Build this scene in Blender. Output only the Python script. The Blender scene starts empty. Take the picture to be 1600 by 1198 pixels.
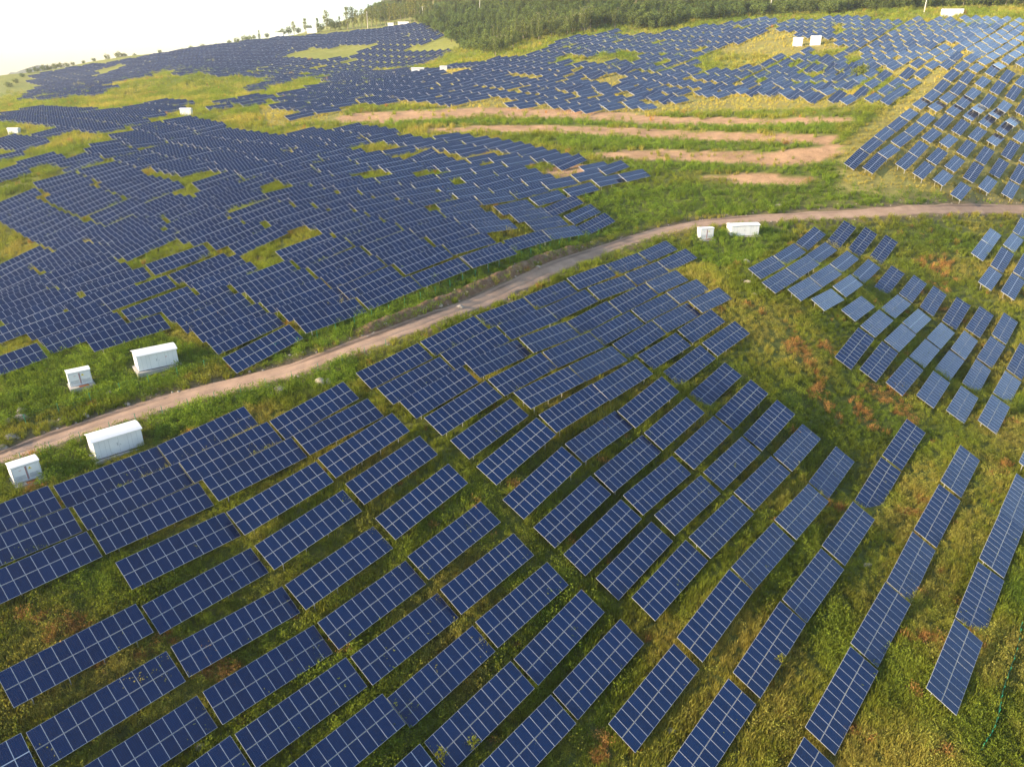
import bpy, bmesh, math, random
import numpy as np
from mathutils import Matrix, Vector, Euler

random.seed(7); rng = np.random.default_rng(7)
scene = bpy.context.scene
C = scene.collection

# ---------------------------------------------------------------- camera, sky, sun, exposure
CAMZ = 62.0                                    # camera height above the datum (metres)
FPX, PITCH = 1109.0, 23.9                      # focal length for a 1600 px wide frame, degrees below the horizon
cam = bpy.data.cameras.new('camera'); cam_ob = bpy.data.objects.new('camera', cam); C.objects.link(cam_ob)
cam.sensor_width = 36.0; cam.lens = 36.0*FPX/1600.0
cam.clip_start = 1.0; cam.clip_end = 12000.0
cam_ob.location = (0, 0, CAMZ); cam_ob.rotation_euler = (math.radians(90-PITCH), 0, 0)
scene.camera = cam_ob

SUN_ELEV, SUN_AZ = math.radians(17.0), math.atan2(-0.945, -0.33)    # azimuth clockwise from +Y
world = bpy.data.worlds.new('World'); scene.world = world; world.use_nodes = True
wn = world.node_tree; wn.nodes.clear()
sky = wn.nodes.new('ShaderNodeTexSky'); sky.sky_type = 'NISHITA'; sky.sun_disc = False
sky.sun_elevation = SUN_ELEV; sky.sun_rotation = SUN_AZ % (2*math.pi)
sky.altitude = 100; sky.air_density = 1.0; sky.dust_density = 1.0; sky.ozone_density = 1.0
bg = wn.nodes.new('ShaderNodeBackground'); bg.inputs['Strength'].default_value = 0.15
wo = wn.nodes.new('ShaderNodeOutputWorld')
wn.links.new(sky.outputs[0], bg.inputs[0]); wn.links.new(bg.outputs[0], wo.inputs[0])
sun = bpy.data.lights.new('sun', 'SUN'); sun.energy = 5.0; sun.angle = math.radians(0.6); sun.color = (1.0, 0.80, 0.56)
sun_ob = bpy.data.objects.new('sun', sun); C.objects.link(sun_ob)
sd = Vector((math.sin(SUN_AZ)*math.cos(SUN_ELEV), math.cos(SUN_AZ)*math.cos(SUN_ELEV), math.sin(SUN_ELEV)))
sun_ob.rotation_euler = sd.to_track_quat('Z', 'Y').to_euler(); sun_ob.location = (-60, -20, 120)
scene.view_settings.view_transform = 'Standard'; scene.view_settings.look = 'None'
scene.view_settings.gamma = 1.0; scene.view_settings.use_curve_mapping = False
scene.view_settings.exposure = 1.45
scene.render.engine = 'CYCLES'
scene.cycles.max_bounces = 6; scene.cycles.diffuse_bounces = 3; scene.cycles.transmission_bounces = 3
scene.cycles.volume_bounces = 0
scene.cycles.use_denoising = True
HAZE = 0.00014                                     # haze density per metre

# ---------------------------------------------------------------- helpers
def srgb(r, g, b):
    f = lambda c: ((c/255+0.055)/1.055)**2.4 if c/255 > 0.04045 else c/255/12.92
    return (f(r), f(g), f(b), 1.0)
def new_mat(name):
    m = bpy.data.materials.new(name); m.use_nodes = True
    nt = m.node_tree; b = nt.nodes['Principled BSDF']; return m, nt, b
def N(nt, t, **kw):
    n = nt.nodes.new(t)
    for k, v in kw.items(): setattr(n, k, v)
    return n
def mathn(nt, op, a, b=None, c=None):
    n = N(nt, 'ShaderNodeMath', operation=op)
    for i, v in enumerate((a, b, c)):
        if v is None: continue
        if isinstance(v, (int, float)): n.inputs[i].default_value = v
        else: nt.links.new(v, n.inputs[i])
    return n.outputs[0]
def mixc(nt, fac, a, b):
    n = N(nt, 'ShaderNodeMix', data_type='RGBA')
    for i, v in ((0, fac), (6, a), (7, b)):
        if isinstance(v, (int, float)): n.inputs[i].default_value = v
        elif isinstance(v, tuple): n.inputs[i].default_value = v
        else: nt.links.new(v, n.inputs[i])
    return n.outputs[2]
def noise(nt, scale, detail=4, rough=0.55, vec=None):
    n = N(nt, 'ShaderNodeTexNoise'); n.inputs['Scale'].default_value = scale
    n.inputs['Detail'].default_value = detail; n.inputs['Roughness'].default_value = rough
    if vec is not None: nt.links.new(vec, n.inputs['Vector'])
    return n.outputs['Fac']
def ramp(nt, fac, stops):
    n = N(nt, 'ShaderNodeValToRGB'); e = n.color_ramp.elements
    while len(e) < len(stops): e.new(0.5)
    for k, (p, c) in zip(e, stops): k.position = p; k.color = c
    nt.links.new(fac, n.inputs[0]); return n.outputs[0]

def mesh_from(name, verts, faces, mats=(), mat_idx=None, uvs=None, smooth=False):
    me = bpy.data.meshes.new(name); me.from_pydata([tuple(v) for v in verts], [], [tuple(f) for f in faces])
    for m in mats: me.materials.append(m)
    if mat_idx is not None: me.polygons.foreach_set('material_index', np.asarray(mat_idx, dtype=np.int32))
    if uvs is not None:
        l = me.uv_layers.new(name='UVMap'); l.data.foreach_set('uv', np.asarray(uvs, dtype=np.float32).ravel())
    if smooth: me.polygons.foreach_set('use_smooth', np.ones(len(me.polygons), dtype=bool))
    me.update(); return me
def link(name, data, parent=None, loc=(0, 0, 0), rot=(0, 0, 0), scl=(1, 1, 1)):
    o = bpy.data.objects.new(name, data); C.objects.link(o)
    if parent is not None: o.parent = parent
    o.location = loc; o.rotation_euler = rot; o.scale = scl; return o
def tag(o, label=None, cat=None, group=None, kind=None):
    if label: o['label'] = label
    if cat: o['category'] = cat
    if group: o['group'] = group
    if kind: o['kind'] = kind
    return o
def box(cx, cy, cz, sx, sy, sz):
    v = [(cx+a*sx/2, cy+b*sy/2, cz+c*sz/2) for c in (-1, 1) for b in (-1, 1) for a in (-1, 1)]
    f = [(0, 2, 3, 1), (4, 5, 7, 6), (0, 1, 5, 4), (2, 6, 7, 3), (0, 4, 6, 2), (1, 3, 7, 5)]
    return v, f
class MB:                                       # collects shapes into one mesh
    def __init__(s): s.v = []; s.f = []; s.m = []
    def add(s, v, f, m=0):
        o = len(s.v); s.v += list(v); s.f += [tuple(i+o for i in q) for q in f]; s.m += [m]*len(f); return s
    def box(s, *a, m=0): return s.add(*box(*a), m)
    def tube(s, p, q, r0, r1=None, n=8, m=0):
        r1 = r0 if r1 is None else r1; p = Vector(p); q = Vector(q); d = (q-p).normalized()
        a = d.orthogonal().normalized(); b = d.cross(a)
        v = [p+(a*math.cos(t)+b*math.sin(t))*r0 for t in [2*math.pi*k/n for k in range(n)]]
        v += [q+(a*math.cos(t)+b*math.sin(t))*r1 for t in [2*math.pi*k/n for k in range(n)]]
        f = [(k, (k+1) % n, n+(k+1) % n, n+k) for k in range(n)]+[tuple(range(n-1, -1, -1)), tuple(range(n, 2*n))]
        return s.add([tuple(x) for x in v], f, m)
    def mesh(s, name, mats, smooth=False): return mesh_from(name, s.v, s.f, mats, s.m, smooth=smooth)
    def build(s, name, mats, parent=None, smooth=False, **kw):
        return link(name, s.mesh(name, mats, smooth), parent, **kw)

# value noise on the ground plane (numpy)
_perm = rng.random((256, 256))
def vnoise(x, y, size, seed=0):
    x = np.asarray(x, float)/size+seed*17.31; y = np.asarray(y, float)/size+seed*9.77
    xi = np.floor(x).astype(int); yi = np.floor(y).astype(int); fx = x-xi; fy = y-yi
    fx = fx*fx*(3-2*fx); fy = fy*fy*(3-2*fy)
    g = lambda a, b: _perm[a % 256, b % 256]
    return (g(xi, yi)*(1-fx)+g(xi+1, yi)*fx)*(1-fy)+(g(xi, yi+1)*(1-fx)+g(xi+1, yi+1)*fx)*fy
def fbm(x, y, size, seed=0, oct=3):
    a = 0; w = 1; t = 0
    for k in range(oct): a = a+w*vnoise(x, y, size/2**k, seed+k); t += w; w *= .5
    return a/t

# projecting ground points into the photograph's frame (to decide which field, bank or wood a place belongs to)
_p = math.radians(PITCH); _cr = np.array([1, 0, 0]); _cd = np.array([0, -math.sin(_p), -math.cos(_p)]); _cf = np.array([0, math.cos(_p), -math.sin(_p)])
def to_px(x, y, z):
    P = np.stack([x, y, np.asarray(z)-CAMZ], -1); d = np.maximum(P@_cf, .5)
    return 800+FPX*(P@_cr)/d, 599+FPX*(P@_cd)/d
def inpoly(px, py, poly):
    poly = np.asarray(poly, float); r = np.zeros(px.shape, bool); j = len(poly)-1
    for i in range(len(poly)):
        xi, yi = poly[i]; xj, yj = poly[j]
        c = ((yi > py) != (yj > py)) & (px < (xj-xi)*(py-yi)/(yj-yi+1e-12)+xi); r ^= c; j = i
    return r

# ---------------------------------------------------------------- surveyed panel tables: field, centre x y z (camera-relative z), heading, slope along, tilt
TABLES = """
F -33.24 42.91 -48.13 49.2 0.5 27.6
F -37.20 46.42 -45.79 49.2 -0.4 27.9
F -29.58 39.79 -49.96 49.8 -1.0 27.0
F -29.48 54.90 -46.05 49.0 1.3 29.0
F -25.64 51.52 -47.96 47.3 -0.3 27.2
F -21.72 48.02 -49.66 48.6 -1.5 28.0
F -18.05 44.95 -50.84 48.1 0.4 27.0
F -14.10 41.65 -51.76 49.2 -0.4 25.9
F -10.23 53.24 -50.50 48.9 1.7 27.3
F -6.48 50.25 -52.27 48.4 4.3 27.7
F -2.76 47.01 -53.81 47.0 6.4 26.9
F 1.23 58.48 -50.92 47.0 5.5 27.7
F 5.00 55.91 -52.83 48.3 8.8 28.0
F 8.79 53.23 -54.44 47.0 8.6 28.5
F 0.96 44.23 -55.08 46.1 6.1 26.2
F 13.90 50.61 -55.42 46.2 11.1 29.2
F 21.69 58.95 -52.78 47.7 11.2 29.6
F 26.76 56.07 -54.64 48.5 9.6 28.4
F 18.90 47.64 -57.23 46.3 13.8 28.6
F 32.46 51.14 -56.35 47.5 11.0 28.8
F 40.30 60.17 -55.15 48.2 6.0 28.4
F 48.63 69.96 -55.16 49.6 5.2 28.8
F 44.99 54.28 -55.17 48.8 5.7 29.0
F 54.69 65.59 -56.43 48.9 5.8 24.8
F 62.22 74.18 -55.02 47.9 6.9 28.2
F -44.60 68.57 -41.70 48.2 1.3 28.0
F -40.57 65.06 -41.91 47.8 2.2 27.5
F -37.20 61.98 -42.60 47.3 1.5 28.4
F -36.77 76.32 -40.62 46.2 6.7 27.8
F -32.67 72.67 -40.82 47.3 5.0 28.0
F -28.94 69.72 -41.33 47.6 4.1 27.6
F -24.85 80.80 -39.40 47.0 9.0 28.3
F -21.10 77.52 -39.98 48.2 5.0 28.4
F -17.44 74.18 -40.74 47.4 9.2 28.1
F -25.01 65.60 -42.50 47.1 7.4 27.5
F -33.22 58.40 -43.98 48.2 0.7 28.7
F -21.33 62.47 -44.36 48.2 7.5 28.6
F -13.75 71.09 -42.27 47.5 9.0 28.3
F -9.99 67.67 -44.31 47.5 10.9 28.0
F -17.55 59.15 -46.71 48.9 5.3 26.7
F -13.81 56.08 -48.82 48.4 4.4 27.5
F -6.14 64.13 -46.97 47.8 7.6 27.7
F -2.47 61.13 -49.04 46.7 6.0 28.0
F -2.66 78.98 -41.04 48.5 8.9 28.8
F -6.06 81.90 -39.60 48.2 7.2 27.1
F -9.43 84.74 -38.70 47.1 7.6 27.8
F -12.72 87.49 -38.21 47.6 5.8 26.1
F -16.11 90.82 -37.49 47.9 6.1 27.4
F -8.52 100.27 -36.54 47.5 6.2 26.4
F -5.25 96.88 -37.14 46.6 6.9 29.4
F -1.84 94.19 -37.75 49.1 0.7 28.5
F -0.86 111.64 -36.75 46.0 2.5 27.7
F 2.62 105.47 -36.35 47.2 1.3 29.2
F 6.99 121.39 -36.52 46.3 3.3 28.1
F 14.99 129.81 -35.63 45.7 2.9 28.6
F 23.46 141.89 -36.26 46.3 2.1 28.3
F 31.67 152.08 -36.06 47.7 3.7 27.4
F 18.47 126.47 -36.71 45.4 0.8 28.9
F 10.49 118.29 -37.37 47.5 3.9 28.4
F 26.46 135.48 -36.47 46.7 1.9 28.8
F 34.85 146.93 -36.67 47.1 4.0 28.1
F 13.84 113.32 -38.10 47.7 4.8 28.5
F 21.85 122.49 -37.53 46.7 5.1 29.2
F 29.70 131.73 -37.09 48.4 0.9 27.8
F 5.83 101.58 -37.23 47.8 -1.3 27.6
F 9.25 98.51 -38.10 47.4 0.6 29.0
F 17.26 109.97 -38.74 47.3 3.5 28.5
F 25.36 119.73 -38.41 46.9 2.4 28.5
F 32.93 128.00 -37.91 48.2 0.8 28.7
F 1.57 90.11 -38.42 48.6 3.0 27.7
F 5.14 87.22 -39.14 46.4 1.6 24.2
F 12.71 95.86 -39.21 49.8 -1.3 27.8
F 20.72 107.91 -39.93 47.4 5.6 29.2
F 28.68 117.09 -39.34 46.6 2.7 27.5
F 36.33 124.64 -38.53 47.2 0.4 27.6
F 8.34 84.53 -40.87 46.5 4.1 27.4
F 15.89 92.51 -40.29 48.6 2.2 29.4
F 24.47 105.94 -41.17 46.8 4.5 27.5
F 32.57 115.24 -40.25 46.9 5.0 29.4
F 0.65 76.09 -42.62 47.1 12.9 26.9
F 11.44 81.57 -43.51 48.6 2.7 27.8
F 19.07 89.22 -42.23 47.6 8.2 30.1
F 28.09 103.46 -42.67 47.3 6.7 29.0
F 36.05 112.14 -41.36 46.8 5.2 28.4
F 3.77 72.89 -45.09 47.5 13.6 27.9
F 14.93 78.96 -46.03 48.6 5.0 28.7
F 22.44 86.99 -44.42 47.9 7.4 29.3
F 31.48 100.03 -44.55 47.6 9.6 28.0
F 7.27 70.50 -47.57 48.6 9.5 28.2
F 18.43 76.72 -47.88 46.9 4.6 28.3
F 26.28 85.55 -46.59 49.1 6.0 28.6
F 34.36 95.50 -45.63 47.7 10.4 28.2
F 10.67 68.20 -49.57 47.1 10.5 28.7
F 21.89 74.44 -49.32 47.5 3.0 28.3
F 29.86 83.43 -48.61 48.1 4.6 28.1
F 37.90 92.93 -47.75 48.0 8.9 28.3
F 14.16 66.17 -51.30 47.2 9.8 27.7
F 25.39 71.39 -50.32 47.9 2.4 28.0
F 33.36 80.94 -50.20 48.0 3.2 27.7
F 41.54 90.64 -50.21 49.3 3.0 28.6
F 17.67 63.25 -51.67 47.3 7.8 27.9
F 29.41 67.59 -51.75 47.8 1.4 29.4
F 37.02 76.11 -51.38 48.6 0.0 27.7
F 46.08 88.23 -52.93 49.8 4.8 29.8
F 34.47 64.76 -53.64 47.8 3.1 28.6
F 42.42 74.06 -53.24 48.8 4.3 28.0
F 52.34 86.79 -54.46 49.0 11.6 28.6
F 60.13 95.71 -52.50 47.7 10.4 28.5
F 65.16 89.13 -53.27 48.7 6.1 29.7
F 56.73 79.37 -54.26 48.0 9.0 29.2
F -40.98 34.51 -48.04 48.2 -1.4 28.1
F -25.86 36.79 -51.35 48.5 1.9 28.4
F -10.39 37.76 -53.50 48.8 1.6 28.1
F 24.70 42.10 -58.39 48.2 8.4 28.6
F -52.30 59.96 -41.72 48.4 1.4 28.5
F -48.59 56.88 -42.35 48.1 0.8 28.5
F -45.06 53.72 -43.14 48.3 1.4 28.3
F 69.55 82.46 -54.01 48.3 4.3 28.4
F 78.97 93.49 -53.24 48.3 1.6 28.6
R 51.61 140.85 -36.70 47.0 3.1 29.7
R 61.42 154.86 -37.36 48.6 4.3 30.4
R 71.17 168.43 -36.94 48.6 11.0 28.7
R 52.26 134.28 -37.61 48.2 3.0 28.7
R 60.35 144.31 -37.40 48.8 3.0 28.7
R 71.43 161.55 -38.64 48.2 5.4 28.0
R 80.34 172.88 -36.90 48.3 17.9 27.6
R 56.63 132.76 -38.82 49.3 0.4 31.3
R 64.74 142.76 -38.92 48.4 2.1 31.1
R 75.73 158.93 -40.06 49.3 5.0 29.0
R 84.83 170.87 -38.20 48.2 19.2 29.7
R 60.53 130.80 -40.37 48.7 -2.3 30.7
R 69.34 141.99 -40.84 49.5 0.6 31.3
R 79.87 156.43 -41.60 49.6 6.7 30.5
R 89.06 168.51 -39.62 48.2 18.7 29.4
R 66.71 130.82 -42.15 47.8 1.1 29.3
R 84.39 154.34 -43.16 48.4 13.9 27.6
R 59.91 115.88 -44.55 48.3 13.1 30.1
R 69.39 127.89 -44.14 48.6 2.3 29.1
R 79.52 140.72 -44.88 48.1 2.2 27.6
R 88.63 151.87 -44.38 49.3 9.6 29.5
R 63.87 114.44 -46.44 48.0 10.5 29.7
R 73.63 126.53 -46.52 48.4 1.8 30.6
R 82.71 137.61 -46.99 48.0 0.9 31.2
R 91.59 148.30 -46.07 50.2 11.4 30.3
R 67.76 112.37 -48.41 47.1 6.4 30.1
R 78.83 126.23 -49.61 48.4 2.1 29.4
R 86.89 135.38 -49.34 48.2 1.9 30.3
R 95.28 145.20 -47.85 48.7 13.9 28.8
R 72.61 111.39 -50.39 49.3 4.7 28.3
R 83.90 125.82 -51.88 48.3 3.4 28.2
R 91.52 134.36 -50.97 48.7 4.2 30.8
R 99.52 143.36 -49.16 47.9 11.4 28.7
R 76.54 108.80 -52.02 49.5 3.5 27.9
R 87.80 123.07 -53.07 49.2 6.9 31.5
R 96.48 133.17 -52.02 47.8 7.8 28.8
R 104.23 141.92 -50.09 48.7 10.3 30.2
R 79.93 105.55 -52.21 49.0 4.0 28.0
R 92.01 120.25 -54.01 48.8 4.0 28.8
R 100.86 130.42 -52.89 47.9 12.4 31.3
R 117.01 174.91 -41.24 49.2 7.4 29.6
R 124.91 184.37 -40.10 49.8 6.0 29.1
R 110.73 160.02 -44.29 48.4 7.5 28.5
R 119.35 170.12 -42.42 48.7 13.6 29.6
R 130.53 183.74 -41.27 48.0 6.8 30.0
R 138.82 193.57 -39.50 49.6 11.2 29.3
R 114.61 157.38 -45.39 48.3 10.6 29.1
R 123.10 167.14 -43.34 48.7 12.3 28.0
L -71.50 91.56 -37.87 48.1 7.6 28.3
L -70.96 107.03 -36.52 47.5 8.0 27.4
L -64.31 100.90 -36.31 46.9 8.6 26.8
L -57.12 99.69 -35.84 47.6 3.8 29.0
L -78.67 114.28 -37.07 47.3 12.4 28.0
L -76.80 106.51 -33.98 44.9 10.1 25.9
L -75.08 125.98 -34.75 47.9 8.6 27.4
L -69.82 121.82 -34.43 46.8 7.3 26.6
L -62.67 115.38 -34.40 47.5 8.9 27.3
L -57.38 111.11 -35.06 46.5 8.8 24.5
L -50.67 110.43 -34.73 47.7 10.6 27.7
L -46.77 106.47 -34.96 47.0 10.5 27.7
L -42.80 102.75 -35.31 47.1 7.6 27.1
L -39.73 100.02 -35.96 47.3 9.2 27.7
L -35.61 95.19 -36.61 47.9 11.3 28.4
L -83.28 134.03 -35.38 48.1 10.1 28.4
L -98.07 136.38 -40.38 48.9 10.3 28.9
L -55.97 125.71 -33.07 51.8 9.3 26.8
L -49.13 119.05 -32.93 45.4 10.1 24.8
L -41.60 116.39 -31.90 45.8 8.8 26.3
L -37.73 112.38 -32.27 46.1 8.8 27.7
L -34.41 109.28 -33.06 46.0 7.6 26.3
L -31.10 106.83 -33.70 47.7 4.6 27.2
L -27.65 103.52 -34.46 47.2 3.4 28.8
L -19.87 111.78 -33.28 48.1 6.4 28.1
L -23.39 114.48 -32.36 46.8 7.8 28.2
L -12.23 120.22 -32.21 47.5 5.3 28.2
L -15.57 123.48 -30.88 47.6 5.9 27.7
L -4.05 128.57 -31.28 44.1 3.6 27.9
L -26.84 117.81 -31.40 46.9 9.3 27.4
U 96.84 207.83 -23.14 47.3 16.8 30.3
U 104.73 216.91 -20.32 48.2 12.6 28.6
U 112.58 226.38 -18.00 49.6 10.7 28.5
U 120.70 235.84 -15.84 48.4 12.4 29.2
U 128.40 244.87 -13.50 50.0 9.5 27.2
U 101.36 206.12 -24.09 48.0 15.7 28.8
U 108.64 213.97 -21.66 48.0 8.5 28.8
U 116.37 223.11 -19.28 47.3 10.5 30.0
U 124.41 232.25 -17.19 48.5 10.7 29.4
U 132.30 241.40 -14.78 49.4 10.8 29.2
U 112.05 209.65 -23.92 48.3 12.1 29.1
U 119.47 218.39 -21.49 50.0 12.0 29.8
U 128.57 229.55 -18.64 47.2 11.2 28.5
U 137.83 240.81 -15.48 47.4 15.6 28.6
U 115.91 206.90 -26.04 48.1 11.9 28.5
U 124.24 216.42 -23.32 47.8 12.9 28.2
U 133.40 228.12 -20.13 48.8 9.0 28.7
U 142.65 239.12 -16.93 48.0 15.1 28.6
U 121.30 205.96 -27.99 49.2 8.4 28.1
U 129.21 215.27 -25.28 48.4 11.1 28.7
U 138.42 226.51 -22.13 48.1 15.1 27.7
U 147.23 237.08 -18.85 47.9 12.4 27.9
U 155.17 246.34 -15.57 48.0 10.2 28.6
U 134.69 214.27 -27.54 48.3 18.3 27.9
U 144.01 225.71 -24.15 48.7 16.4 28.2
U 153.10 236.63 -20.47 48.0 8.5 27.8
U 160.05 244.32 -17.67 47.5 11.3 28.9
U 165.70 249.46 -15.89 48.6 5.4 29.0
U 137.51 210.77 -30.48 49.1 10.5 29.2
U 146.61 221.50 -27.26 48.1 17.7 28.1
U 156.34 233.14 -23.30 48.1 19.3 28.0
U 164.68 242.16 -19.91 47.4 10.6 28.5
U 145.21 211.82 -32.19 50.2 12.3 27.6
U 153.22 221.55 -29.04 49.0 17.6 27.7
U 161.46 231.69 -25.32 48.3 13.7 27.2
U 136.76 254.66 -10.62 49.3 9.9 28.4
U 143.71 261.79 -8.35 49.1 11.9 28.3
U 151.16 270.30 -5.59 49.1 15.5 28.7
U 160.09 281.62 -2.18 47.5 14.8 28.3
U 167.57 299.29 1.63 47.9 12.4 29.0
U 177.93 312.82 4.44 48.2 14.6 28.1
U 141.08 252.45 -11.32 47.8 7.9 28.1
U 148.25 259.83 -8.89 47.7 10.2 28.8
U 155.47 267.63 -6.29 48.9 15.3 28.5
U 163.86 278.12 -2.93 49.4 15.9 27.9
U 169.63 292.90 0.86 47.9 12.2 28.2
U 179.74 305.58 3.72 47.3 11.3 28.2
U 145.84 250.12 -12.48 48.3 10.5 28.2
U 152.35 256.84 -10.21 49.2 12.8 29.0
U 158.81 263.85 -7.77 48.8 11.2 27.7
U 173.25 289.59 0.30 48.0 9.6 27.4
U 181.96 299.75 2.77 47.4 8.0 27.7
U 167.36 273.94 -4.35 48.8 12.0 28.2
U 150.72 248.39 -13.81 49.0 9.3 27.8
U 155.80 253.35 -12.12 49.4 5.8 27.5
U 162.01 259.48 -9.98 48.6 15.8 28.7
U 177.29 285.97 -0.70 49.0 13.8 28.3
U 183.97 293.15 1.12 49.0 5.4 28.5
U 161.29 252.22 -13.53 48.3 7.1 28.2
U 166.72 257.54 -11.63 49.6 10.6 28.8
U 170.87 270.22 -6.05 48.7 17.1 27.9
U 180.10 281.09 -2.53 47.8 17.2 28.3
U 175.33 267.77 -7.71 48.4 18.7 27.7
U 107.49 291.07 -9.13 49.2 14.0 27.5
U 117.30 305.60 -6.66 49.2 12.1 29.2
U 128.03 322.10 -3.74 48.7 10.3 28.4
U 140.54 341.94 0.12 47.9 20.5 27.9
U 113.88 318.38 -5.95 48.1 10.3 28.2
U 123.66 331.91 -3.39 48.0 12.0 28.6
U 134.38 347.93 0.09 47.7 17.5 28.7
U 110.62 278.65 -9.73 48.9 14.3 27.7
U 122.00 296.92 -6.58 48.8 16.3 28.9
U 133.38 314.40 -3.43 48.4 14.2 27.9
U 145.89 334.40 0.18 49.5 19.4 28.5
U 116.93 274.80 -9.23 48.7 17.3 27.7
U 128.63 292.01 -5.80 48.5 13.5 28.1
U 136.62 302.56 -3.67 51.1 7.7 30.2
U 125.72 275.50 -7.87 48.9 15.9 27.9
U 135.06 288.03 -4.99 48.2 9.5 28.6
U 143.77 298.83 -2.41 48.8 14.4 28.7
U 133.33 273.37 -6.97 49.5 10.6 28.0
U 140.80 281.73 -4.67 49.1 11.0 28.0
U 150.08 293.84 -1.63 48.7 16.1 28.3
U 155.45 316.05 0.97 47.2 10.1 29.2
U 164.17 326.69 3.16 49.6 9.1 28.2
U 162.41 311.52 2.02 47.5 12.5 27.9
U 172.58 325.02 4.59 49.0 8.4 28.5
U 151.12 325.39 0.62 47.2 13.4 28.3
U 160.43 336.78 3.10 48.9 11.1 28.0
U 169.13 348.06 5.72 48.2 8.8 28.7
V 103.82 303.00 -8.51 48.4 13.9 29.0
V 98.04 309.89 -8.29 47.3 14.8 28.3
V 92.56 317.20 -7.89 48.5 10.8 28.2
V 86.92 325.02 -7.12 47.8 12.7 29.1
V 96.00 338.25 -4.76 49.3 10.8 28.4
V 103.46 335.89 -4.73 48.0 11.7 28.5
V 109.08 328.19 -5.34 47.0 11.1 28.7
V 61.61 301.36 -10.93 49.8 13.5 28.9
V 70.39 316.56 -8.70 48.1 9.0 28.8
V 56.72 311.36 -9.48 49.7 12.9 29.6
V 52.47 321.79 -7.85 46.9 12.2 29.0
V 46.48 293.64 -11.97 50.5 3.1 27.8
V 50.97 285.23 -13.12 51.3 2.8 28.2
V 33.60 292.11 -12.13 50.2 7.4 27.9
V 46.94 328.88 -6.66 46.8 12.4 29.9
V 26.49 323.27 -7.40 47.0 12.2 29.5
V 32.93 359.74 -1.16 48.2 15.0 29.0
V 38.34 351.00 -2.74 48.5 15.0 28.7
V 52.83 361.29 -0.76 48.8 16.5 28.7
V 9.69 300.66 -10.87 50.3 10.2 28.9
V -77.37 293.62 -13.88 48.8 11.8 27.6
V -96.32 340.68 -9.71 47.0 10.4 28.7
M -7.90 132.37 -29.92 46.9 2.4 28.9
M -4.64 129.18 -31.33 48.8 4.1 28.5
M -15.60 123.66 -30.82 47.6 6.6 28.4
M -11.32 135.78 -28.87 47.0 4.3 29.0
M 3.20 140.28 -31.15 46.8 1.7 29.0
M 11.05 151.87 -31.98 47.5 -3.1 29.3
M 7.61 154.91 -30.64 46.0 -1.1 28.5
M 12.07 168.03 -29.16 45.8 8.9 28.1
M 19.08 161.86 -32.20 48.3 8.2 29.3
M 16.35 165.76 -30.69 51.8 6.2 29.0
M 6.98 183.02 -25.43 46.8 1.2 29.0
M 12.02 182.31 -26.04 45.9 1.4 28.7
M 25.04 188.89 -26.33 45.6 1.0 28.8
M 32.63 194.87 -25.85 47.0 1.7 29.2
M 9.75 208.00 -22.32 47.7 5.4 29.5
M 16.03 202.46 -23.39 47.1 9.9 28.7
M 22.67 199.59 -24.41 46.7 1.9 27.4
M -11.09 210.82 -21.47 47.7 4.8 28.9
M -31.62 211.33 -21.46 48.1 3.6 28.3
M -24.93 202.50 -22.21 47.2 13.3 27.4
M -18.81 195.69 -23.13 47.8 5.5 27.4
M -51.15 249.03 -18.35 48.1 2.3 28.5
M -45.09 204.04 -22.05 46.2 10.2 27.4
M -52.26 212.94 -21.87 48.3 8.2 28.2
M -35.39 166.91 -24.38 46.8 3.1 27.7
M -37.27 155.41 -25.71 47.7 6.4 27.9
M -107.68 249.83 -21.89 49.0 8.8 27.7
M -101.54 260.00 -20.36 49.5 7.6 27.9
M -115.46 260.01 -20.95 48.7 9.5 27.8
M -113.03 237.85 -23.51 51.1 9.1 27.2
M -61.34 129.06 -32.18 46.7 9.4 26.9
M -58.37 139.94 -29.29 46.1 11.6 27.6
M -104.00 165.42 -35.35 48.0 12.0 26.8
M -133.21 223.49 -25.52 53.6 13.6 26.3
M -126.38 217.36 -26.00 50.2 17.3 26.3
M -33.17 140.46 -27.65 46.0 8.3 26.7
M -37.26 128.20 -29.62 45.6 9.2 26.1
"""
FIELD = []; TB = []
for ln in TABLES.strip().split('\n'):
    a = ln.split(); FIELD.append(a[0]); TB.append([float(v) for v in a[1:]])
TB = np.array(TB); FIELD = np.array(FIELD)
TB[:, 2] += CAMZ

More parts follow.
